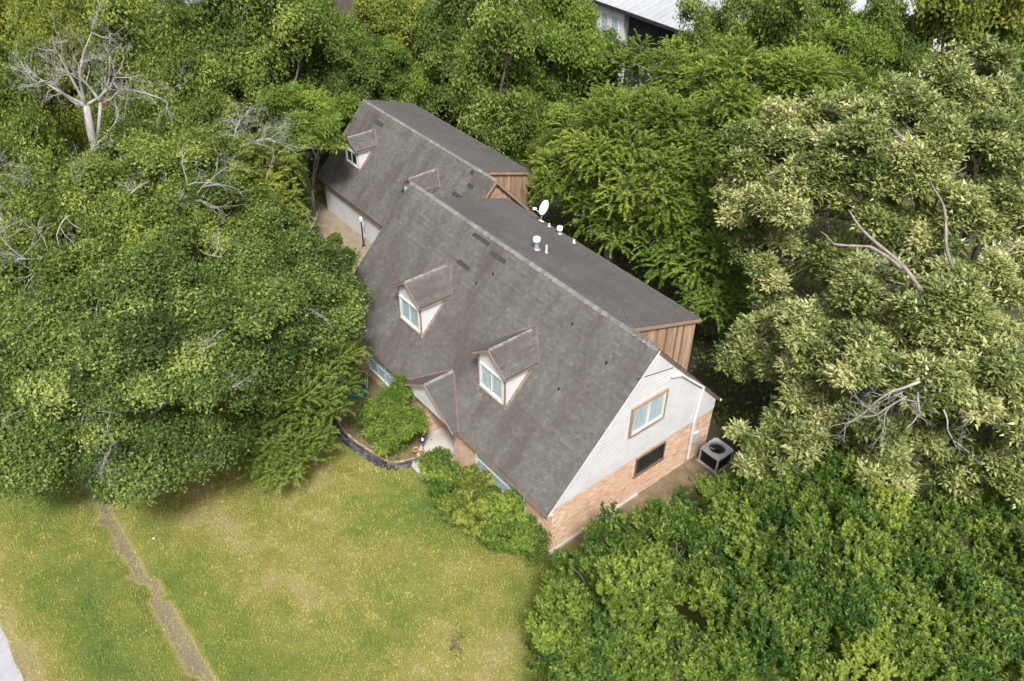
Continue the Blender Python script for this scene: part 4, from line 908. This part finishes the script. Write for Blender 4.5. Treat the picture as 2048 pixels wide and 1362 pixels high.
def lobe_points(lobes, rng, total_fn, bough=1.0, flat=.62, vary=.17):
    P = []; Nn = []; Tn = []; Bc = []
    for (cx, cy, cz, r) in lobes:
        nb = max(4, int(15 * bough)); D = sph(rng, nb, -.5); br = r * rng.uniform(.20, .43, nb)
        bc = np.array([cx, cy, cz]) + D * (r * rng.uniform(.45, 1.08, nb))[:, None] * np.array([1, 1, .85])
        tb = rng.normal(0, vary, nb) ; n = int(total_fn(r)); w = br ** 2; k = rng.choice(nb, n, p=w / w.sum())
        d = sph(rng, n, -.35); p = bc[k] + d * (br[k] * np.where(rng.rand(n) < .14, rng.uniform(1.0, 1.45, n), rng.uniform(.5, 1.08, n)))[:, None] * np.array([1.1, 1.1, flat])
        P.append(p); Nn.append(unit(d * .65 + D[k] * .35 + np.array([0, 0, .45]))); Tn.append(tb[k]); Bc.append(bc)
    P = np.concatenate(P); Nn = np.concatenate(Nn); Tn = np.concatenate(Tn)
    P[:, 2] = np.maximum(P[:, 2], .12)
    return P, Nn, Tn, Bc

def make_leaves(style, P, Nn, Tn, rng, scale=1.0):
    dens, per, Ln, Wd, cr = STYLE[style]; Ln *= scale; Wd *= scale; cr *= scale
    n = len(P) * per; c = np.repeat(P, per, 0); nn = np.repeat(Nn, per, 0); tn = np.repeat(Tn + rng.normal(0, .10, len(P)), per)
    up = np.array([0, 0, 1.0])
    if style in ('oak', 'olive', 'small'):
        off = rng.normal(0, cr, (n, 3)); off -= nn * (off * nn).sum(1, keepdims=True) * .45
        pos = c + off; nl = unit(nn + rng.normal(0, .55, (n, 3))); ax = unit(np.cross(nl, rng.normal(0, 1, (n, 3))))
    elif style == 'gloss':
        sh = unit(nn * .55 + up * .75 + rng.normal(0, .12, (n, 3))); t = rng.rand(n)
        q = unit(np.cross(sh, rng.normal(0, 1, (n, 3)))); pos = c + sh * (t * .46 * scale)[:, None] + q * .05 * scale
        ax = unit(sh * .65 + q * .85); nl = unit(np.cross(ax, np.cross(sh, ax) + 1e-6)); nl = unit(sh - ax * (sh * ax).sum(1, keepdims=True))
    elif style in ('feather', 'cedar'):
        m = len(P); flat = .35 if style == 'cedar' else .15
        d = unit(Nn * np.array([1, 1, .8]) + rng.normal(0, .35, (m, 3)) + up * flat * .4); le = cr * rng.uniform(.5, 1.15, m)
        t = np.tile(np.linspace(.05, 1, per), m); dd = np.repeat(d, per, 0); ll = np.repeat(le, per)
        droop = .42 if style == 'feather' else .22
        pos = c - nn * .1 + dd * (t * ll)[:, None] - up * (t * t * ll * droop)[:, None]
        side = unit(np.cross(dd, up) + 1e-6) * np.where(np.arange(n) % 2, 1, -1)[:, None]
        ax = unit(dd * .75 + side * .75 - up * (.25 * t)[:, None] + rng.normal(0, .18, (n, 3))); pos = pos + ax * (Ln * .4)
        nl = unit(np.cross(ax, np.cross(up + rng.normal(0, .25, (n, 3)), ax)))
        tn = tn + (t - .5) * .28
    else:
        q = rng.uniform(0, 2 * np.pi, n); h = np.stack([np.cos(q), np.sin(q), np.zeros(n)], 1)
        ax = unit(h * .75 + nn * .35 - up * (rng.uniform(-.5, .6, n) if style == 'broad' else rng.uniform(-.1, .95, n))[:, None]); st = rng.uniform(.0, .30, n) * scale
        pos = c + ax * (st + Ln * .45)[:, None] - nn * (rng.uniform(0, .16, n) * scale)[:, None]
        nl = unit(np.cross(ax, np.cross(up + rng.normal(0, .3, (n, 3)), ax)))
    b = np.cross(nl, ax); s = rng.uniform(.7, 1.25, n)[:, None]
    L2 = ax * (Ln / 2) * s; W2 = b * (Wd / 2) * s; fold = nl * (Wd * .16) * s
    if style != 'none':                        # a slim three-cornered leaf is enough at this distance
        V = np.empty((n, 3, 3)); V[:, 0] = pos - L2 * .8 + W2; V[:, 1] = pos - L2 * .8 - W2; V[:, 2] = pos + L2 * 1.1 - nl * Ln * .08
        return V.reshape(-1, 3), np.clip(.46 + tn + rng.normal(0, .22, n), 0, 1)
    V = np.empty((n, 4, 3)); V[:, 0] = pos - L2; V[:, 1] = pos + W2 + L2 * .1 + fold; V[:, 2] = pos + L2 - nl * Ln * .08; V[:, 3] = pos - W2 + L2 * .1 + fold
    tint = np.clip(.46 + tn + rng.normal(0, .2, n), 0, 1)
    return V.reshape(-1, 3), tint

def limb(mb, a, b, r0, r1, rng, sag=.0, n=6, seg=7, wob=.06):
    a = np.array(a, float); b = np.array(b, float); L = np.linalg.norm(b - a)
    pts = []; w = rng.normal(0, wob * L, (2, 3))
    for i in range(seg + 1):
        t = i / seg; p = a + (b - a) * t + w[0] * math.sin(math.pi * t) + w[1] * .5 * math.sin(2 * math.pi * t) + np.array([0, 0, sag * L * math.sin(math.pi * t)])
        pts.append(p)
    mb.tube(pts, [r0 + (r1 - r0) * (i / seg) ** .8 for i in range(seg + 1)], n)
    return pts

def wood(base, lobes, boughs, rng, r0, fork=.42, n=7):
    """trunk, one limb to each lobe, branches to its boughs"""
    mb = MB(); cz = sum(l[2] for l in lobes) / len(lobes); cx = sum(l[0] for l in lobes) / len(lobes); cy = sum(l[1] for l in lobes) / len(lobes)
    b = np.array([base[0], base[1], -.1]); f = np.array([base[0] + (cx - base[0]) * .3, base[1] + (cy - base[1]) * .3, cz * fork])
    mb.tube([b + [0, 0, 0], b + [0, 0, .25], b + (f - b) * .4 + rng.normal(0, .1, 3), b + (f - b) * .75, f], [r0 * 1.5, r0 * 1.1, r0 * .9, r0 * .8, r0 * .72], 10)
    for l, bc in zip(lobes, boughs):
        e = np.array(l[:3]); d = np.linalg.norm(e - f); rl = max(.04, min(r0 * .5, .05 + .018 * d)); p = limb(mb, f - [0, 0, rng.rand() * .3], e, rl, rl * .4, rng, .10, n)
        for q in bc[::2]: limb(mb, p[-3] if rng.rand() < .5 else p[-1], q, rl * .4, .012, rng, .05, 5, 4, .08)
    return mb

def twigs(mb, p, d, L, r, depth, rng, spread=.6):
    p = np.array(p, float); d = np.array(d, float); seg = 4; pts = [p]; dd = d / np.linalg.norm(d)
    for i in range(seg):
        dd = dd + rng.normal(0, .22, 3); dd /= np.linalg.norm(dd); pts.append(pts[-1] + dd * L / seg)
    mb.tube(pts, [r * (1 - .6 * i / seg) for i in range(seg + 1)], 6 if r > .04 else 4)
    if depth > 0:
        for i in range(rng.randint(2, 5)):
            k = rng.randint(1, seg + 1); nd = dd + rng.normal(0, spread, 3); nd /= np.linalg.norm(nd)
            twigs(mb, pts[k], nd, L * rng.uniform(.5, .8), r * .5, depth - 1, rng, spread)

TOTAL = [0]
def smooth3(P, n=25):
    P = np.array(P, float); t = np.linspace(0, len(P) - 1, n); w = np.sin(t * 2.7)[:, None] * np.array([.06, .05, .04])
    return np.stack([np.interp(t, range(len(P)), P[:, k]) for k in range(3)], 1) + w
def plant(name, label, cat, key, style, leafm, seed, r0=.3, bark='bark', group=None, scale=1.0, dens=1.0, bare=None, bough=1.0, fork=.42):
    rng = np.random.RandomState(seed); base, lobes = TREES[key]; S = STYLE[style]
    P, Nn, Tn, Bc = lobe_points(lobes, rng, lambda r: max(20, S[0] * r * r * dens / S[1] / scale ** 2), bough, 1.0 if style == 'broad' else .72, .27 if style == 'gloss' else .23 if style == 'broad' else .17)
    V, t = make_leaves(style, P, Nn, Tn, rng, scale)
    root = empty(name, (base[0], base[1], 0), label, cat, group); o = np.array([base[0], base[1], 0])
    arrays_mesh('crown' if cat == 'tree' else 'foliage', V - o, len(V) // len(t), t, LEAF[leafm], root); TOTAL[0] += len(t)
    wood(base, lobes, Bc, rng, r0, fork).build('trunk' if cat == 'tree' else 'stems', M[bark], root, smooth=True)
    if bare:
        for (x, y, z, dx, dy, dz, L, r, dp) in bare:
            mb = MB(); twigs(mb, (x, y, z), (dx, dy, dz), L, r, dp, rng); mb.build('dead_branch', M['dead_wood'], root, smooth=True)
    return root

def bare_on(key, n, seed, L=(.8, 1.7), r=.03, dp=3):
    rng = np.random.RandomState(seed); out = []; _, lobes = TREES[key]
    for i in range(n):
        x, y, z, rr = lobes[rng.randint(len(lobes))]; d = sph(rng, 1, .1)[0]
        d = d * .6 + np.array([.5, -.45, .3]) * .6
        p = np.array([x, y, z]) + d / np.linalg.norm(d) * rr * .7
        out.append((*p, *(d + rng.normal(0, .4, 3)), rng.uniform(*L), r * rng.uniform(.7, 1.5), dp))
    return out

plant('oak_tree', 'broad dark oak overhanging the front lawn, lowest of the left trees', 'tree', 'oak_front', 'oak', 'oak', 1, .38, bare=bare_on('oak_front', 9, 3))
plant('oak_tree', 'oak whose branches reach over the left end of the brick house roof', 'tree', 'oak_house', 'oak', 'oak', 2, .32, bare=bare_on('oak_house', 7, 4))
plant('oak_tree', 'olive oak with bare grey twigs at the left, behind the lawn oak', 'tree', 'oak_back', 'oak', 'olive', 3, .38, bark='bark_pale', bare=bare_on('oak_back', 16, 5, (1.0, 2.2), .04))
plant('young_tree', 'light green spiky young tree left of the garage door', 'tree', 'light', 'feather', 'yellow', 4, .14, dens=.9)
plant('broadleaf_tree', 'bright drooping-leaved tree at the far left corner of the garage', 'tree', 'palmy', 'palmy', 'bright', 5, .15)
plant('cedar_tree', 'feathery green cedar between the lawn oak and the curved edging', 'tree', 'cedar', 'cedar', 'cedar', 6, .16, fork=.3)
plant('feathery_tree', 'feathery bright tree right behind the satellite dish', 'tree', 'feather_a', 'feather', 'feather', 7, .24, bark='bark_pale')
plant('feathery_tree', 'tall feathery tree below the white neighbour roof, right of centre', 'tree', 'feather_b', 'feather', 'feather', 8, .28, bark='bark_pale')
plant('feathery_tree', 'arching feathery tree hanging over the rear of the shed roof', 'tree', 'feather_c', 'feather', 'bright', 9, .2, bark='bark_pale')
rb = [(7.9, 7.6, 10.3, -.1, -.5, -.35, 1.7, .055, 3), (7.95, 6.9, 10.1, -.35, -.4, -.3, 1.3, .04, 3), (8.1, 7.2, 10.2, .3, -.5, -.3, 1.4, .04, 3), (8.6, 8.4, 9.2, .3, -.5, -.4, 1.3, .035, 3), (4.3, 10.6, 11.2, .2, -.4, .3, 1.1, .035, 3)]
bt = plant('broadleaf_tree', 'large spreading tree with pale drooping leaves filling the right side', 'tree', 'broad', 'broad', 'broad', 10, .42, bark='bark_pale', bare=rb, bough=.75, fork=.6)
for pts, r in (([(6.4, 13.2, 6.5), (6.3, 12.2, 9.4), (6.0, 11.65, 10.3), (4.6, 11.35, 11.3), (3.3, 11.2, 12.0), (2.2, 11.4, 12.3)], .15), ([(4.7, 11.4, 11.2), (3.6, 10.8, 11.75), (3.0, 9.7, 12.0), (2.1, 10.0, 11.9)], .08),
               ([(6.6, 13.4, 6.8), (6.0, 13.4, 10.4), (5.3, 13.0, 11.8), (4.3, 13.8, 12.6), (3.4, 14.6, 13.0)], .11), ([(6.9, 13.2, 7.0), (7.0, 12.2, 10.0), (6.9, 12.6, 11.2), (6.6, 13.9, 11.6), (6.9, 15.0, 12.0)], .10)):
    mb = MB(); mb.tube(smooth3(pts), [r * .8 * (1 - .75 * k / 24) * (1 + .12 * math.sin(k * 1.9)) for k in range(25)], 8); mb.build('limb', M['bark_pale'], bt, smooth=True)
plant('shrub', 'glossy green shrub nearest the white gable corner, left of its row', 'shrub', 'bush_a', 'gloss', 'gloss', 11, .10, group='glossy shrubs along the lower right', fork=.2)
plant('shrub', 'glossy green shrub in the middle of the lower right row', 'shrub', 'bush_b', 'gloss', 'gloss', 12, .10, group='glossy shrubs along the lower right', fork=.2)
plant('shrub', 'glossy green shrub in the lower right corner under the pale tree', 'shrub', 'bush_c', 'gloss', 'gloss', 13, .12, group='glossy shrubs along the lower right', fork=.2)
plant('shrub', 'deep green rounded shrub of the front hedge beside the entrance slab', 'shrub', 'hedge_a', 'gloss', 'bright', 14, .04, group='front hedge shrubs', scale=.7, dens=1.0, bough=.8, fork=.2)
plant('shrub', 'middle shrub of the front hedge with yellow green patches', 'shrub', 'hedge_b', 'gloss', 'yellow', 15, .04, group='front hedge shrubs', scale=.7, dens=1.0, bough=.8, fork=.2)
plant('shrub', 'front hedge shrub below the window nearest the house corner', 'shrub', 'hedge_c', 'gloss', 'bright', 16, .04, group='front hedge shrubs', scale=.7, dens=1.0, bough=.8, fork=.2)
plant('shrub', 'small dark green shrub at the near corner of the brick house', 'shrub', 'hedge_d', 'small', 'dark', 17, .03, group='front hedge shrubs', dens=2.2, fork=.2)
plant('small_tree', 'small leafy tree in the curved bed before the entrance gable', 'tree', 'small', 'palmy', 'bright', 18, .05, scale=.72, dens=.55, fork=.3)

rng = np.random.RandomState(70); sx, sy = 1.0, -5.2
sp_ = empty('sapling', (sx, sy, 0), 'sparse thin sapling on the lawn left of the glossy shrubs', 'sapling')
mb = MB(); tips = []
for i in range(9):
    q = rng.uniform(0, 6.28); e_ = np.array([sx + .75 * math.cos(q) * rng.uniform(.3, 1), sy + .75 * math.sin(q) * rng.uniform(.3, 1), rng.uniform(.5, 1.35)]); p_ = limb(mb, (sx, sy, .0), e_, .014, .005, rng, .08, 5, 6, .05); tips += [p_[k] for k in (4, 6)]
mb.build('stems', M['bark_pale'], sp_)
P = np.array(tips); V, t = make_leaves('small', P, unit(rng.normal(0, .5, (len(P), 3)) + [0, 0, 1]), rng.normal(0, .1, len(P)), rng, .8); V = V.reshape(-1, 3, 3)[::3].reshape(-1, 3); t = t[::3]
arrays_mesh('foliage', V - np.array([sx, sy, 0]), 3, t, LEAF['olive'], sp_)

# far trees: a few grown once, then copied, turned and stretched
PROTO = {}
def proto(leafm, seed, variant):
    rng = np.random.RandomState(seed); lob = [(0, 0, 2.0, .62), (.5, -.3, 1.2, .45), (.2, -.6, .9, .42), (-.3, -.5, 1.15, .45), (.6, .3, 1.0, .42), (-.6, .1, 1.1, .4)]
    for i in range(8 + variant):
        q = i * 2.4 + rng.rand(); rr = rng.uniform(.42, .7); lob.append((math.cos(q) * rr, math.sin(q) * rr, 2.0 + rng.uniform(-.6, .62), rng.uniform(.32, .48)))
    st = 'feather' if leafm == 'feather' else 'olive' if leafm == 'olive' else 'oak'; S = STYLE[st]; sc = .43 if st != 'feather' else .34
    P, Nn, Tn, Bc = lobe_points(lob, rng, lambda r: S[0] * r * r * .95 / S[1] / sc ** 2 , .8)
    V, t = make_leaves(st, P, Nn, Tn, rng, sc); TOTAL[0] += len(t)
    c = arrays_mesh('crown', V, len(V) // len(t), t, LEAF[leafm]); w_ = wood((0, 0), lob, Bc, rng, .07, .5, 5).build('trunk', M['bark'], smooth=True)
    cm, wm = c.data, w_.data; bpy.data.objects.remove(c); bpy.data.objects.remove(w_)
    return cm, wm
rr_ = random.Random(77)
def far_plant(name, leafm, x, y, z, r, lb, cat, group):
    v = rr_.randint(0, 1)
    if leafm in ('yellow', 'feather'): v = 0
    if (leafm, v) not in PROTO: PROTO[(leafm, v)] = proto(leafm, hash_seed[leafm] + v * 7, v)
    cm, wm = PROTO[(leafm, v)]
    e = empty(name, (x, y, -.1), lb, cat, group); e.rotation_euler = (0, 0, rr_.random() * 6.28)
    sz = (z + .1) / 2.0 if cat == 'tree' else (z + .1) / 1.6
    e.scale = (r * rr_.uniform(1.1, 1.3), r * rr_.uniform(1.1, 1.3), max(r * .75, min(sz, r * 1.8)))
    if cat == 'tree' and sz > r * 1.8: e.location.z = -.1
    for nm, d in (('crown' if cat == 'tree' else 'foliage', cm), ('trunk' if cat == 'tree' else 'stems', wm)):
        o = bpy.data.objects.new(nm, d); COL.objects.link(o); o.parent = e
hash_seed = {'dark': 100, 'olive': 200, 'bright': 300, 'yellow': 400, 'feather': 500}
for (lm, x, y, z, r, lb) in BACK: far_plant('background_tree', lm, x, y, z, r, lb, 'tree', 'trees behind and beside the houses')
for (lm, x, y, z, r, lb) in SHRUBS: far_plant('wild_shrub', lm, x, y, z, r, lb, 'shrub', 'wild shrubs around the garage')

# the dead grey tree
def dead_tree():
    rng = np.random.RandomState(21); bx, by = -27.8, -6.0
    t = empty('dead_tree', (bx, by, 0), 'bare pale grey dead tree rising above the left oaks', 'tree')
    mb = MB(); F = np.array([bx - .05, by + .35, 10.4])
    mb.tube([(bx, by - .1, -.1), (bx + .1, by, 3), (bx - .05, by + .1, 7), (bx, by + .2, 9.2), F], [.30, .26, .22, .19, .16], 10)
    mb.tube([(bx + .15, by + .2, 8.0), (bx + .45, by + .5, 9.4), (bx + .75, by + .9, 10.8)], [.10, .09, .08], 8)
    ends = [(-27.5, -5.8, 12.0), (-30.1, -7.1, 11.6), (-27.9, -7.4, 11.9), (-23.9, -3.2, 11.4), (-27.4, -4.1, 12.6), (-28.6, -4.3, 13.4), (-25.6, -4.6, 12.2), (-29.0, -6.0, 12.8)]
    for i, e in enumerate(ends):
        s = F if i % 3 else F + np.array([.7, .5, .3]); p = limb(mb, s, e, .085, .03, rng, .08, 7, 8, .09)
        for k in (4, 6, 8):
            for _ in range(2 if k < 8 else 3):
                d = (np.array(e) - s); d = d / np.linalg.norm(d) + rng.normal(0, .6, 3); twigs(mb, p[k], d, rng.uniform(.6, 1.3), .028, 3, rng, .6)
    mb.build('trunk', M['dead_wood'], t, smooth=True)
    r = MB(); rg = np.random.RandomState(4)
    for i in range(12):
        c = np.array([-27.0, -5.1, 10.75]) + rg.normal(0, .18, 3); r.tube([c, c + rg.normal(0, .16, 3)], .02, 4)
    r.build('rotten_stub', M['rot'], t, label='orange rotten wood at the fork')
dead_tree()
def snag(bx, by, tips, lb, seed, r0=.28):
    rng = np.random.RandomState(seed); t = empty('dead_tree', (bx, by, 0), lb, 'tree'); mb = MB()
    F = np.array(tips[0]); mb.tube([(bx, by, -.1), tuple((np.array([bx, by, 0]) + F) / 2 + rng.normal(0, .3, 3)), F], [r0 * 1.3, r0, r0 * .7], 9)
    for e in tips[1:]:
        p = limb(mb, F, e, r0 * .42, .035, rng, .05, 7, 6, .08)
        for k in (3, 5, 6):
            for _ in range(2): twigs(mb, p[k], (np.array(e) - F) / 2 + rng.normal(0, .6, 3), rng.uniform(.7, 1.3), .026, 3, rng)
    mb.build('trunk', M['dead_wood'], t, smooth=True)
snag(-22.6, -9.0, [(-24.6, -10.2, 7.4), (-25.4, -10.6, 8.8), (-23.6, -11.6, 9.0), (-25.8, -11.6, 8.2), (-24.2, -9.6, 9.3)], 'leaning grey dead trunk at the left edge below the oaks', 31)
snag(-23.5, -1.0, [(-23.2, -1.0, 8.2), (-21.6, -.2, 9.2), (-21.0, -2.2, 9.0), (-24.2, .4, 9.4), (-22.0, 1.0, 8.8)], 'slim dead snag with fine grey twigs left of the garage', 32, .09)

# low growth on the forest floor
rng = np.random.RandomState(60); n = 7500
bx = rng.uniform(-62, 16, n * 3); by = rng.uniform(-16, 60, n * 3)
ok = ~((bx > -30.2) & (bx < 1.3) & (by > -18) & (by < 14.3) & ~((bx > -15.5) & (by > 10.0))) & ~((bx < 16) & (by < 10) & (bx > -15)) & ~((by < -3) & (bx > -30) )
ok |= (bx > 1.3) & (by > 4) & (by < 14)
bx, by = bx[ok][:n], by[ok][:n]; P = np.stack([bx, by, rng.uniform(.05, .6, len(bx))], 1)
Nn = unit(rng.normal(0, .5, (len(bx), 3)) + [0, 0, 1]); V, t = make_leaves('oak', P, Nn, rng.normal(-.05, .15, len(bx)), rng, 1.7)
o = arrays_mesh('undergrowth', V, 3, t, LEAF['bright']); tag(o, 'low green undergrowth on the forest floor', 'undergrowth', kind='stuff')
# weedy plants in the curved bed
rng = np.random.RandomState(61); pts = []
while len(pts) < 170:
    x, y = rng.uniform(-12.6, -7.9), rng.uniform(-2.4, -.1)
    if y > np.interp(x, [p.x for p in EP], [p.y for p in EP]) + .25 and not (-13.2 < x < -11.9 and y > -1.6): pts.append((x, y, rng.uniform(.08, .3)))
P = np.array(pts); V, t = make_leaves('small', P, unit(rng.normal(0, .4, (len(P), 3)) + [0, 0, 1]), rng.normal(0, .15, len(P)), rng, 1.1)
o = arrays_mesh('bed_plants', V, 3, t, LEAF['bright']); tag(o, 'low weedy plants in the curved entrance bed', 'bed plants', kind='stuff')
mb = MB(); rg = np.random.RandomState(9)
for i in range(16):
    c = np.array([-10.35, -1.85, .42]) + rg.normal(0, .09, 3)
    for k in range(5):
        q = k * 1.257; mb.slab([c, c + [.05 * math.cos(q), .05 * math.sin(q), .02], c + [.05 * math.cos(q + .7), .05 * math.sin(q + .7), .02]], (0, 0, .003))
for i in range(5): mb.tube([(-10.35 + rg.normal(0, .05), -1.85 + rg.normal(0, .05), .03), (-10.35 + rg.normal(0, .09), -1.85 + rg.normal(0, .09), .42)], .008, 4)
mb.build('yellow_flowers', surf('yellow_petal', (.75, .62, .08), (.9, .8, .25), 6, .7), label='clump of small yellow flowers beside the small bed tree', cat='flowers', loc=(-10.35, -1.85, 0))

# grass blades, partly in tufts
rng = np.random.RandomState(62); n = 150000; nt_ = 6000
tx = rng.uniform(-26, 8, nt_); ty = rng.uniform(ROAD_Y, -.3, nt_); ts = rng.uniform(.05, .16, nt_)
gx = np.concatenate([rng.uniform(-26, 8, n), np.repeat(tx, 16) + rng.normal(0, 1, nt_ * 16) * np.repeat(ts, 16)])
gy_ = np.concatenate([rng.uniform(ROAD_Y - .05, -.3, n), np.repeat(ty, 16) + rng.normal(0, 1, nt_ * 16) * np.repeat(ts, 16)])
tuft = np.concatenate([np.zeros(n), np.repeat(rng.choice([-.16, -.1, .08], nt_), 16)]); n = len(gx)
d = dry(gx, gy_); keep = rng.rand(n) < (1.05 - .75 * np.clip((d - .55) / .45, 0, 1))
inbed = gy_ > np.interp(gx, [p.x for p in EP], [p.y for p in EP], left=5, right=5) - .42
inbed &= (gx > -13.4) & (gx < -7.1)
keep &= ~inbed & ~((gx > -8.3) & (gx < -6.2) & (gy_ > -1.6)) & ~((gx > -14) & (gx < 0.3) & (gy_ > -.35))
gx, gy_, d, tuft = gx[keep], gy_[keep], d[keep] + tuft[keep], tuft[keep]; d = np.clip(d, 0, 1); n = len(gx); z = gz(gx, gy_) - .01
h = rng.uniform(.035, .085, n) * (1.15 - .5 * d) * np.where(tuft != 0, 1.5, 1); q = rng.uniform(0, 6.283, n); w_ = rng.uniform(.010, .020, n); le = rng.uniform(.2, 1.1, n)
V = np.empty((n, 3, 3)); cq, sq = np.cos(q), np.sin(q)
V[:, 0] = np.stack([gx - sq * w_, gy_ + cq * w_, z], 1); V[:, 1] = np.stack([gx + sq * w_, gy_ - cq * w_, z], 1); V[:, 2] = np.stack([gx + cq * h * le, gy_ + sq * h * le, z + h], 1)
gm = leaf_mat('grass_blade', GRASS_STOPS, .25, .7, .2)
o = arrays_mesh('grass', V.reshape(-1, 3), 3, np.clip(d + rng.normal(0, .06, n), 0, 1), gm); tag(o, 'patchy green and straw coloured lawn grass', 'grass', kind='stuff')
print('LEAVES', TOTAL[0])
